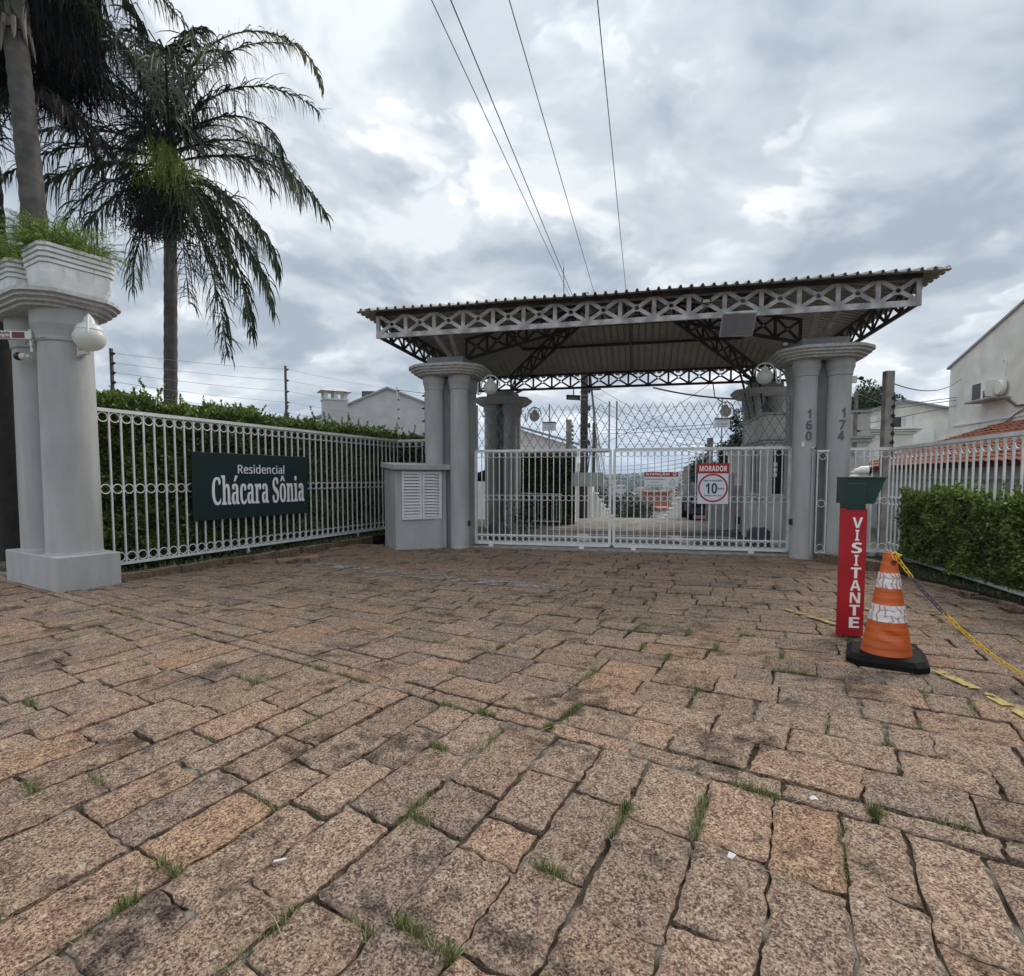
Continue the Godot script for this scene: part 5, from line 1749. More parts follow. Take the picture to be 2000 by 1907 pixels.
func tile_slope(root: Node3D, e0: Vector3, e1: Vector3, up0: Vector3, up1: Vector3, cols: int, rows: int, seed_: int) -> void:
	# pan tiles: each a rounded trough of its own, the nearest three hundred as parts
	var r := RandomNumberGenerator.new()
	r.seed = seed_
	var rest := MB.new()
	var made := 0
	var nrm := (e1 - e0).cross(up0 - e0).normalized()
	if nrm.y < 0: nrm = -nrm
	for j in rows:
		for i in cols:
			var u := (i + 0.5) / cols
			var v0 := float(j) / rows
			var v1 := minf(1.0, (j + 1.25) / rows)
			var a := e0.lerp(e1, u)
			var b := up0.lerp(up1, u)
			var w := (e1 - e0).length() / cols * 0.56 * lerpf(1.0, (up1 - up0).length() / (e1 - e0).length(), v0)
			var side := (e1 - e0).normalized() * w
			var p := a.lerp(b, v0) + nrm * (0.055 + r.randf_range(-0.008, 0.008))
			var q := a.lerp(b, v1) + nrm * 0.022
			if r.randf() < 0.02: p += nrm * 0.02
			var m := MB.new()
			m.col = Color(0.95, 0.95, 0.95).lerp(Color(1.0, 0.78, 0.66), r.randf()) * r.randf_range(0.62, 1.08)
			var pts := []
			for k in 5:
				var t := k / 4.0 * 2.0 - 1.0
				var hgt := 0.055 * (1.0 - t * t)
				pts.append([p + side * t + nrm * hgt, q + side * t * 0.92 + nrm * hgt])
			for k in 4:
				m.face(pts[k][0], pts[k + 1][0], pts[k + 1][1], pts[k][1], nrm)
				m.face(pts[k][0], pts[k + 1][0], pts[k + 1][0] - nrm * 0.018, pts[k][0] - nrm * 0.018, a - b)
			if made < 300:
				put("roof_tile", m, M["terracotta"], root)
				made += 1
			else:
				rest.v.append_array(m.v); rest.n.append_array(m.n); rest.c.append_array(m.c)
	if rest.v.size(): tag(put("roof_tiles", rest, M["terracotta"], root), "", "", "", "stuff")
	var dk := MB.new()
	dk.face(e0, e1, up1, up0, Vector3.UP)
	dk.face(e0 - nrm * 0.06, e1 - nrm * 0.06, up1 - nrm * 0.06, up0 - nrm * 0.06, Vector3.DOWN)
	put("roof_deck", dk, M["terracotta"], root)

func right_side() -> void:
	# fence: a short leg square to the columns, then along the drive
	var f := thing("right_fence", Vector3(4.40, 0, -11.4), "white iron fence with rings along the right side of the drive", "fence")
	fence_run(f, Vector3(3.70, 0, -11.4), Vector3(4.40, 0, -11.4), 5, 1.99, 0.12, [1.05], 0.06)
	fence_run(f, Vector3(4.40, 0, -11.4), Vector3(4.22, 0, -3.2), 48, 1.98, 0.12, [1.05], 0.072)
	hedge("clipped_hedge", Vector3(4.23, 0, -10.55), Vector3(4.22, 0, -3.0), 0.62, 0.16, 1.22, 70000, "low clipped green hedge grown through the right fence", 64, Vector3(1, 0, 0), 260, 0.043, Color(0.042, 0.082, 0.017), Color(0.23, 0.33, 0.06))
	var bed := MB.new()
	bed.col = Color.WHITE
	bed.prism(PackedVector2Array([Vector2(3.62, -10.7), Vector2(4.9, -10.9), Vector2(5.6, -3.0), Vector2(5.02, -3.0), Vector2(4.16, -7.3)]), -0.1, 0.055)
	tag(put("right_bed", bed, M["soil"]), "grassy strip of soil under the right hedge", "", "", "structure")
	var r := RandomNumberGenerator.new()
	r.seed = 13
	var xf := []
	var cols := []
	for i in 5200:
		var z := r.randf_range(-10.9, -3.5)
		var x0 := kerb_right(z) + 0.06
		var x := lerpf(x0, maxf(x0 + 0.3, 4.45), r.randf())
		xf.append(Transform3D((Basis(Vector3.UP, r.randf() * TAU) * Basis(Vector3.RIGHT, r.randf_range(-1.3, -0.3))).scaled(Vector3.ONE * r.randf_range(0.5, 1.2)), Vector3(x, 0.045, z)))
		cols.append(Color(0.05, 0.09, 0.02).lerp(Color(0.11, 0.14, 0.04), r.randf()))
	tag(multi("bed_grass", leaf_mesh(0.06, 0.004), M["grass"], xf, cols), "short dark grass between the right kerb and the right hedge", "grass")
	rng.seed = 77
	stone_curb("right_curb", [Vector2(3.02, -10.62), Vector2(3.56, -10.32), Vector2(3.66, -9.65)], 0.17, 0.13, "mossy granite kerb stones at the foot of the 174 column")
	stone_curb("right_edging", [Vector2(3.69, -9.6), Vector2(4.16, -7.3), Vector2(5.02, -3.4)], 0.14, 0.03, "low granite edging between the drive and the right grass strip")
	# concrete post with insulators, and a thinner corner post
	var cp := thing("concrete_post", Vector3(4.50, 0, -11.85), "square concrete post with a stack of black insulators behind the right fence", "post")
	board("shaft", Vector3(4.50, 1.7, -11.85), 0.155, 3.5, 0.13, Basis(Vector3.UP, 0.2), M["concrete"], cp)
	var pts := []
	for k in 7:
		var ins := MB.new()
		var y := 2.95 - k * 0.165
		ins.tube([Vector3(4.585, y + 0.045, -11.80), Vector3(4.575, y, -11.79), Vector3(4.585, y - 0.045, -11.80)], [0.012, 0.042, 0.012], 8)
		put("insulator", ins, M["black"], cp)
		pts.append(Vector3(4.62, y, -11.80))
	rod("insulator_rod", Vector3(4.592, 1.85, -11.80), Vector3(4.592, 3.05, -11.80), 0.012, 0.012, M["dark_grey"], cp, Vector3.RIGHT)
	var q := insulator_post(Vector3(4.32, 0, -12.9), 1.9, 3.24, 4, "weathered electric fence post between the 174 column and concrete post", M["concrete"], Vector3(1, 0, 0), 0.06)
	for k in 4: wire("electric_wire", q[k], pts[k + 1] + Vector3(-0.1, 0, 0), 0.0, 0.003, "%s of the thin electric wires beside the concrete post" % ORD[k], "electric wires by the concrete post", M["steel"])
	cream_house()
	# low garden wall and meter boxes glimpsed beside the totem
	var g := thing("intercom_cabinet", Vector3(4.3, 0, -12.2), "white wall cabinet with a blue sticker glimpsed behind the totem", "cabinet")
	board("body", Vector3(4.15, 0.75, -12.3), 0.5, 1.5, 0.3, Basis(), M["wall_white"], g)
	board("blue_sticker", Vector3(4.02, 1.02, -12.145), 0.13, 0.11, 0.006, Basis(), M["blue_plate"], g)
	board("meter", Vector3(4.02, 0.62, -12.13), 0.12, 0.28, 0.05, Basis(), M["steel"], g)
	totem_and_cone()

func cream_house() -> void:
	# house whose long cream wall runs beside the drive, a tiled lean-to in front
	var h := thing("cream_house", Vector3(11, 0, -16), "large cream gabled house with red tiled lean-to behind the right fence", "house")
	var X := 11.0
	var m := MB.new()
	var out := PackedVector2Array([Vector2(-23.7, 3.0), Vector2(-23.7, -5.52), Vector2(-15.2, -7.98), Vector2(-7.0, -5.5), Vector2(-7.0, 3.0)])
	m.prism(out, 0.0, 8.0, Vector3(X, 0, 0), Basis(Vector3(0, 0, 1), Vector3(1, 0, 0), Vector3(0, -1, 0)))
	put("wall", m, M["wall_cream"], h)
	for e in [[-23.85, 5.49, -15.2, 8.02], [-15.2, 8.02, -6.85, 5.47]]:
		var rf := MB.new()
		var p0 := Vector3(X - 0.06, e[1] + 0.02, e[0])
		var p1 := Vector3(X - 0.06, e[3] + 0.02, e[2])
		var bk := Vector3(8.2, 0, 0)
		var dn := Vector3(0, -0.07, 0)
		rf.face(p0, p1, p1 + bk, p0 + bk, Vector3.UP)
		rf.face(p0, p1, p1 + dn, p0 + dn, Vector3.LEFT)
		rf.face(p0 + dn, p1 + dn, p1 + dn + bk, p0 + dn + bk, Vector3.DOWN)
		put("roof", rf, M["wall_grey"], h)
	rod("wall_trim", Vector3(X - 0.02, 3.33, -23.3), Vector3(X - 0.02, 3.30, -8.0), 0.05, 0.05, M["wall_white"], h)
	var ph := MB.new()
	ph.tube([Vector3(X - 0.04, 3.85, -20.2), Vector3(X - 0.05, 3.62, -19.8), Vector3(X - 0.05, 3.58, -18.6), Vector3(X - 0.05, 3.58, -12.0)], 0.035, 6)
	put("pipe", ph, M["dark_grey"], h)
	var ph2 := MB.new()
	ph2.tube([Vector3(X - 0.04, 3.58, -19.2), Vector3(X - 0.05, 3.35, -19.9), Vector3(X - 0.05, 3.1, -20.5)], 0.025, 6)
	put("pipe", ph2, M["concrete"], h)
	# lean-to walls with a band and dark openings
	var w := MB.new()
	w.box(Vector3(9.3, -1.2, -14.0), Vector3(3.2, 5.6, 16.6))
	put("lean_to_wall", w, M["wall_grey"], h)
	board("fascia", Vector3(7.66, 1.58, -14.0), 0.08, 0.30, 16.9, Basis(), M["wall_grey"], h)
	for z in [-18.6, -14.4, -10.2]: board("garage_opening", Vector3(7.68, 0.1, z), 0.06, 2.5, 3.1, Basis(), M["panel_grey"], h)
	tile_slope(h, Vector3(7.45, 1.76, -5.5), Vector3(7.45, 1.76, -22.6), Vector3(11.0, 3.12, -5.5), Vector3(11.0, 3.12, -20.6), 62, 13, 51)
	for e in [[Vector3(10.78, 3.92, -21.0), "white air conditioning unit on a bracket shelf on the cream wall"]]:
		var a := thing("air_conditioner", e[0], e[1], "air conditioner")
		board("case", e[0] + Vector3(-0.02, 0.33, -0.05), 0.36, 0.58, 0.72, Basis(), M["camera_white"], a)
		board("grille", e[0] + Vector3(0.0, 0.33, -0.415), 0.30, 0.50, 0.01, Basis(), M["black"], a)
		board("grille", e[0] + Vector3(-0.205, 0.33, -0.16), 0.01, 0.50, 0.46, Basis(), M["black"], a)
		board("shelf", e[0] + Vector3(-0.05, 0.02, 0.1), 0.50, 0.05, 1.5, Basis(), M["concrete"], a)
		var fm := MB.new()
		fm.lathe([Vector2(0, 0), Vector2(0.20, 0.0), Vector2(0.24, 0.05), Vector2(0.24, 0.12), Vector2(0.19, 0.14)], 20, e[0] + Vector3(0.02, 0.36, 0.52), Basis(Vector3.FORWARD, PI / 2))
		put("fan_housing", fm, M["camera_white"], a)
		var pm := MB.new()
		pm.tube([e[0] + Vector3(0.1, 0.65, 0.72), e[0] + Vector3(0.1, 1.05, 0.74), e[0] + Vector3(0.1, 1.18, 0.72), e[0] + Vector3(0.1, 1.12, 0.66)], 0.04, 8)
		put("pipe", pm, M["camera_white"], a)
		var tg := MB.new()
		for k in 7: tg.tube([e[0] + Vector3(-0.22, 0.12 + 0.03 * k, 0.25), e[0] + Vector3(-0.28, 0.05 * (k % 3), 0.45), e[0] + Vector3(-0.1, 0.02, 0.7 + 0.03 * k)], 0.014, 5)
		put("hoses", tg, M["dark_grey"], a)
	# white house farther back with shutters
	var b := thing("shuttered_house", Vector3(14, 0, -36), "white and beige house with a shuttered window behind the concrete post", "house")
	var bb := Basis(Vector3.UP, -0.24)
	var at := Vector3(14.5, 0, -36.4)
	var m2 := MB.new()
	m2.prism(PackedVector2Array([Vector2(-2.9, 3), Vector2(4.6, 3), Vector2(4.6, -4.7), Vector2(0.1, -5.85), Vector2(-2.0, -5.2), Vector2(-2.9, -4.95)]), -7.0, 0.0, at, bb * Basis(Vector3.RIGHT, PI / 2))
	put("wall", m2, M["wall_cream"], b)
	board("lower_wall", at + bb * Vector3(-0.6, 2.0, 0.3), 4.2, 4.5, 0.5, bb, M["wall_white"], b)
	for e in [[Vector3(0.05, 5.9, 0.1), Vector3(4.75, 4.7, 0.1)], [Vector3(0.1, 5.9, 0.1), Vector3(-3.0, 4.95, 0.1)]]: rod("roof_edge", at + bb * e[0], at + bb * e[1], 0.4, 0.10, M["steel"], b)
	window_in(b, at + bb * Vector3(-0.45, 4.65, 0.05), 1.1, 0.75, bb, 2, M["wall_white"], M["window_glass"])
	for s in [-1, 1]: board("shutter", at + bb * Vector3(-0.45 + 0.85 * s, 4.65, 0.08), 0.32, 0.8, 0.05, bb, M["wall_white"], b)
	var wp := thing("white_house", Vector3(11.8, 0, -34), "white house corner with layered eaves right beside the 174 column", "house")
	var ww := MB.new()
	ww.box(Vector3(10.2, 1.3, -30), Vector3(3.0, 4.2, 4.0))
	put("wall", ww, M["wall_white"], wp)
	for k in 3: board("eave", Vector3(10.2, 3.45 + 0.10 * k, -30), 3.2 + 0.2 * k, 0.08, 4.2 + 0.2 * k, Basis(), M["wall_white"], wp)
	window_in(wp, Vector3(9.5, 2.2, -27.97), 0.4, 0.7, Basis(), 1, M["wall_white"], M["window_glass"])
	crown_tree("broad_tree", Vector3(15.6, -2.6, -45), 11.2, Vector3(2.6, 2.3, 2.6), 16000, "dark green broad tree behind the 174 column", 71, Color(0.02, 0.045, 0.012), Color(0.075, 0.12, 0.035), 0.22)
	# service cables to the cream house
	for e in [[Vector3(4.58, 3.22, -11.85), Vector3(X, 4.95, -23.0), 0.25], [Vector3(-2.0, 4.0, -30), Vector3(X, 4.35, -23.2), 0.2], [Vector3(-2.0, 3.8, -30), Vector3(X, 4.25, -23.2), 0.2], [Vector3(2.0, 3.4, -34), Vector3(X, 4.05, -23.2), 0.3]]:
		wire("service_cable", e[0], e[1], e[2], 0.012, "sagging service cable running to the cream house wall", "service cables to the cream house")

func totem_and_cone() -> void:
	# visitor totem: square post, green hood, red panel
	var base := Vector3(1.88, 0, -5.66)
	var b := Basis(Vector3.UP, 0.06)
	var t := thing("visitor_totem", base, "dark green intercom totem with red VISITANTE panel beside the traffic cone", "intercom totem")
	board("post", base + Vector3(0.01, 0.69, 0), 0.145, 1.40, 0.145, b, M["totem_green"], t)
	board("post_cap", base + Vector3(0.008, 1.29, 0.03), 0.155, 0.24, 0.16, b, M["totem_green"], t)
	var hood := MB.new()
	hood.prism(PackedVector2Array([Vector2(-0.055, -1.452), Vector2(0.27, -1.452), Vector2(0.18, -1.222), Vector2(-0.055, -1.222)]), -0.22, 0.0, base + Vector3(0, 0, 0.05), b * Basis(Vector3.RIGHT, PI / 2))
	put("hood", hood, M["totem_green"], t)
	board("hood_lid", base + Vector3(0.105, 1.458, -0.06), 0.335, 0.012, 0.24, b, M["totem_green"], t)
	board("panel", base + Vector3(-0.005, 0.60, 0.10), 0.225, 1.16, 0.012, b, M["sign_red"], t)
	var ch := "VISITANTE"
	for i in 9:
		var y := 1.055 - i * 0.1135
		var k := ch[i]
		text("letter", k, 0.034 if k == "I" else 0.086, 0.097, base + b * Vector3(0.022, y, 0.1075), b, M["letter_white"], t, false, true, 0.002)
	var cam := thing("bullet_camera", base + Vector3(0, 1.46, 0), "white bullet camera with black front lying on top of the totem", "camera")
	var cb := base + Vector3(0.0, 1.52, 0.0)
	var cm := MB.new()
	cm.tube([cb + Vector3(0.02, -0.004, 0), cb + Vector3(0.045, 0.0, 0), cb + Vector3(0.075, 0.004, 0.005), cb + Vector3(0.135, 0.006, 0.012)], [0.018, 0.024, 0.036, 0.038], 16)
	put("body", cm, M["camera_white"], cam)
	var cf := MB.new()
	cf.tube([cb + Vector3(0.133, 0.006, 0.012), cb + Vector3(0.150, 0.006, 0.014), cb + Vector3(0.157, 0.006, 0.015)], [0.040, 0.040, 0.030], 16)
	put("front", cf, M["black"], cam)
	var cj := MB.new()
	cj.tube([cb + Vector3(-0.005, -0.052, 0), cb + Vector3(0.045, -0.050, 0)], 0.016, 10)
	cj.tube([cb + Vector3(0.0, -0.045, 0), cb + Vector3(-0.005, -0.015, 0), cb + Vector3(0.03, -0.004, 0)], 0.011, 8)
	cj.bevel_box(cb + Vector3(0.02, -0.05, 0), Vector3(0.075, 0.022, 0.06), 0.008)
	put("mount", cj, M["camera_white"], cam)
	# cone on a weighted rubber base
	var c := Vector3(1.93, 0, -4.93)
	var n := thing("traffic_cone", c, "orange traffic cone with cracked white bands on a black rubber base", "traffic cone")
	var cbz := Basis(Vector3.UP, -0.33)
	var sl := MB.new()
	var oct := PackedVector2Array()
	for s in [[1, 1], [-1, 1], [-1, -1], [1, -1]]:
		var e := [Vector2(0.27, 0.19), Vector2(0.19, 0.27)]
		if s[0] * s[1] < 0: e.reverse()
		for p in e: oct.append(Vector2(p.x * s[0], p.y * s[1]))
	sl.prism(oct, 0.006, 0.045, c, cbz)
	sl.prism(oct, 0.045, 0.075, c, cbz, 0.86)
	put("rubber_base", sl, M["rubber"], n)
	var H := 0.86
	var rad := func(y: float) -> float: return lerpf(0.176, 0.042, clampf((y - 0.06) / (H - 0.06), 0.0, 1.0))
	# skin in bands: orange / white / orange / white / orange, with a dent low down
	for e in [[0.06, 0.195, "cone_orange", "cone_skirt"], [0.195, 0.335, "cone_orange", "cone_skirt"], [0.335, 0.463, "cone_white", "reflective_band"], [0.463, 0.592, "cone_orange", "cone_middle"], [0.592, 0.712, "cone_white", "reflective_band"], [0.712, 0.86, "cone_orange", "cone_tip"]]:
		var m := MB.new()
		var rows := 7
		var seg := 48
		var pt := func(i: int, k: int) -> Vector3:
			var y := lerpf(e[0], e[1], float(i) / rows)
			var a := TAU * k / seg
			var rr: float = rad.call(y) + (0.0022 if e[2] == "cone_white" else 0.0) + 0.0016 * sin(5.0 * y * 20.0)
			var da := wrapf(a - 1.75, -PI, PI)
			rr -= 0.022 * exp(-pow(da / 0.55, 2.0) - pow((y - 0.235 - da * 0.04) / 0.030, 2.0))
			rr += 0.006 * exp(-pow(da / 0.6, 2.0) - pow((y - 0.185 - da * 0.05) / 0.03, 2.0))
			return c + Vector3(cos(a) * rr, y, sin(a) * rr)
		for i in rows:
			for k in seg:
				var p0: Vector3 = pt.call(i, k)
				var p1: Vector3 = pt.call(i, k + 1)
				var p2: Vector3 = pt.call(i + 1, k + 1)
				var p3: Vector3 = pt.call(i + 1, k)
				m.face(p0, p1, p2, p3, p0 - c)
		put(e[3], m, M[e[2]], n)
	# cracks in the white bands, thin raised lines
	var r := RandomNumberGenerator.new()
	r.seed = 3
	for e in [[0.335, 0.463], [0.592, 0.712]]:
		var m := MB.new()
		var nod := []
		for j in 4:
			for k in 16:
				nod.append([TAU * (k + (0.5 if j % 2 else 0.0) + r.randf_range(-0.3, 0.3)) / 16.0, clampf(lerpf(e[0], e[1], j / 3.0 + r.randf_range(-0.1, 0.1)), e[0] + 0.003, e[1] - 0.003)])
		var at := func(q: Array) -> Vector3:
			var rr: float = rad.call(q[1]) + 0.0034
			return c + Vector3(cos(q[0]) * rr, q[1], sin(q[0]) * rr)
		for j in 4:
			for k in 16:
				var i := j * 16 + k
				var p: Vector3 = at.call(nod[i])
				var up := Vector3(cos(nod[i][0]), 0.2, sin(nod[i][0]))
				if j < 3 and r.randf() < 0.85: m.bar(p, at.call(nod[i + 16]), 0.010, 0.0012, up)
				if r.randf() < 0.62: m.bar(p, at.call(nod[j * 16 + (k + 1) % 16]), 0.007, 0.0012, up)
		put("band_cracks", m, M["cone_crack"], n)
	var tp := MB.new()
	tp.lathe([Vector2(0.042, 0.858), Vector2(0.044, 0.866), Vector2(0.036, 0.870), Vector2(0.030, 0.80)], 20, c)
	put("rim", tp, M["cone_orange"], n)
	var ey := MB.new()
	var eyp := c + Vector3(0.0, 0.795, 0.0) + Vector3(0.15, 0, 0.98).normalized() * 0.056
	ey.ring(eyp, MB.axes(Vector3(0.15, 0.1, 0.98)), 0.017, 0.004, 16, 6)
	ey.ball(eyp - Vector3(0.002, 0, 0.004), Vector3(0.014, 0.014, 0.004), 10, 6)
	put("eyelet", ey, M["dark_red"], n)
	# plastic chain: links alternately turned, from the tip of the cone down to the ground at the right
	var chn := thing("plastic_chain", c + Vector3(0.04, 0.8, 0), "yellow and black plastic chain hanging from the cone tip to the ground", "chain")
	var path := []
	var A := c + Vector3(0.035, 0.842, 0.015)
	var Bp := Vector3(2.70, 0.04, -4.52)
	for k in 60:
		var f := k / 59.0
		var p := A.lerp(Bp, f) - Vector3(0, 0.42 * f * (1.0 - f), 0)
		p.y = maxf(p.y, 0.030)
		path.append(p)
	for k in 14: path.append(Bp + Vector3(0.045 * (k + 1), -0.01, 0.012 * (k + 1)))
	var L := 0.0
	var next := 0.0
	var idx := 0
	var lk := MB.new()
	var lp := []
	for k in 20:
		var a := TAU * k / 20.0
		var x := 0.013 * cos(a)
		var z := 0.013 * sin(a) + signf(sin(a)) * 0.0155
		lp.append(Vector3(x, 0, z))
	lk.tube(lp, 0.0042, 6, true)
	var link := lk.mesh()
	for k in path.size() - 1:
		var d: float = path[k].distance_to(path[k + 1])
		while L + d >= next:
			var p: Vector3 = path[k].lerp(path[k + 1], (next - L) / d)
			var bb := MB.axes(path[k + 1] - path[k]) * Basis(Vector3.BACK, 0.7 if idx % 2 else 0.7 + PI / 2)
			var mt: StandardMaterial3D = M["chain_yellow"] if idx < 5 or (idx > 12 and idx < 29) else M["chain_black"]
			inst("link", link, mt, chn, Transform3D(bb, p))
			next += 0.0415; idx += 1
		L += d
	for k in 4: inst("link", link, M["chain_yellow"], chn, Transform3D(MB.axes(Vector3(0.3, -1.0 + 0.5 * k, 0.6)) * Basis(Vector3.BACK, k * 1.1), c + Vector3(0.012 + 0.014 * k, 0.862 - 0.016 * absf(k - 1.5), 0.046 - 0.010 * k)))

func paint_and_litter() -> void:
	# worn yellow bay lines and an old white line painted across the setts
	var nz := fn(44, 1.0, 3)
	for e in [["yellow_line", [Vector2(1.56, -6.66), Vector2(1.93, -5.98), Vector2(2.14, -4.98), Vector2(2.28, -4.3), Vector2(2.32, -3.7)], 0.075, "paint_yellow", 0.06, "worn yellow bay line running under the traffic cone"], ["yellow_line", [Vector2(1.58, -6.70), Vector2(2.25, -6.78), Vector2(3.3, -6.92), Vector2(4.0, -7.2)], 0.05, "paint_yellow", 0.30, "faint yellow bay line crossing behind the totem"], ["white_line", [Vector2(-5.9, -8.62), Vector2(-4.06, -7.97), Vector2(-2.43, -7.52), Vector2(-0.7, -7.15)], 0.34, "paint_white", 0.15, "worn old white paint line across the setts before the gate"]]:
		var m := MB.new()
		var pts: Array = e[1]
		for k in pts.size() - 1:
			var a: Vector2 = pts[k]
			var b: Vector2 = pts[k + 1]
			var d := (b - a).normalized()
			var w := Vector2(-d.y, d.x)
			var n := int(a.distance_to(b) / 0.025)
			for i in n:
				var cuts := 4 if e[2] < 0.15 else 14
				for j in cuts:
					var t0: Vector2 = a + d * 0.025 * i + w * e[2] * (float(j) / cuts - 0.5)
					var worn := nz.get_noise_2d(t0.x * 6.0, t0.y * 6.0) + 0.25 * nz.get_noise_2d(t0.x * 28.0, t0.y * 28.0) + 0.16
					if e[2] > 0.15: worn = nz.get_noise_2d(t0.x * 2.2, t0.y * 3.4) * 0.7 + 0.75 * nz.get_noise_2d(t0.x * 19.0, t0.y * 19.0)
					if worn < e[4]: continue
					var p := []
					for s in [t0, t0 + d * 0.025, t0 + d * 0.025 + w * e[2] / cuts, t0 + w * e[2] / cuts]: p.append(Vector3(s.x, 0.0135, s.y))
					m.quad(p[0], p[1], p[2], p[3], Vector3.UP)
		if m.v.size(): tag(put(e[0], m, M[e[3]]), e[5], "", "", "structure")
	# paper scraps, a cigarette end, straws
	var scraps := [[Vector3(0.36, 0.02, -2.17), 0.05, 0.9, "crumpled white paper scrap in a joint near the middle"], [Vector3(0.78, 0.016, -2.66), 0.05, 0.1, "small white paper strip lying right of the middle"], [Vector3(-1.30, 0.018, -1.77), 0.06, 0.6, "white cigarette end lying on the setts at left front"]]
	for e in scraps:
		var m := MB.new()
		var b := Basis(Vector3.UP, e[2])
		if e[1] == 0.06: m.tube([e[0] - b.x * 0.022, e[0] + b.x * 0.022], 0.0045, 8)
		else:
			m.face(e[0] + b * Vector3(-0.018, 0, -0.010), e[0] + b * Vector3(0.0, 0.012, -0.014), e[0] + b * Vector3(0.002, 0.008, 0.012), e[0] + b * Vector3(-0.016, 0.002, 0.010), Vector3.UP)
			m.face(e[0] + b * Vector3(0.0, 0.012, -0.014), e[0] + b * Vector3(0.016, 0.001, -0.008), e[0] + b * Vector3(0.014, 0.004, 0.010), e[0] + b * Vector3(0.002, 0.008, 0.012), Vector3.UP)
		tag(put("paper_scrap" if e[1] != 0.06 else "cigarette_end", m, M["paper"]), e[3], "litter")
	var r := RandomNumberGenerator.new()
	r.seed = 15
	for k in 22:
		var c := Vector3(r.randf_range(-2.2, 1.6), 0.014, r.randf_range(-3.2, -1.45))
		var a := r.randf() * PI
		var l := r.randf_range(0.03, 0.10)
		var m := MB.new()
		m.tube([c - Vector3(cos(a), 0, sin(a)) * l, c + Vector3(0, 0.006, 0), c + Vector3(cos(a + 0.2), 0.02, sin(a + 0.2)) * l], 0.0016, 4)
		tag(put("straw", m, M["straw"]), "dry grass straw lying on the near setts", "straw", "dry straws on the setts")

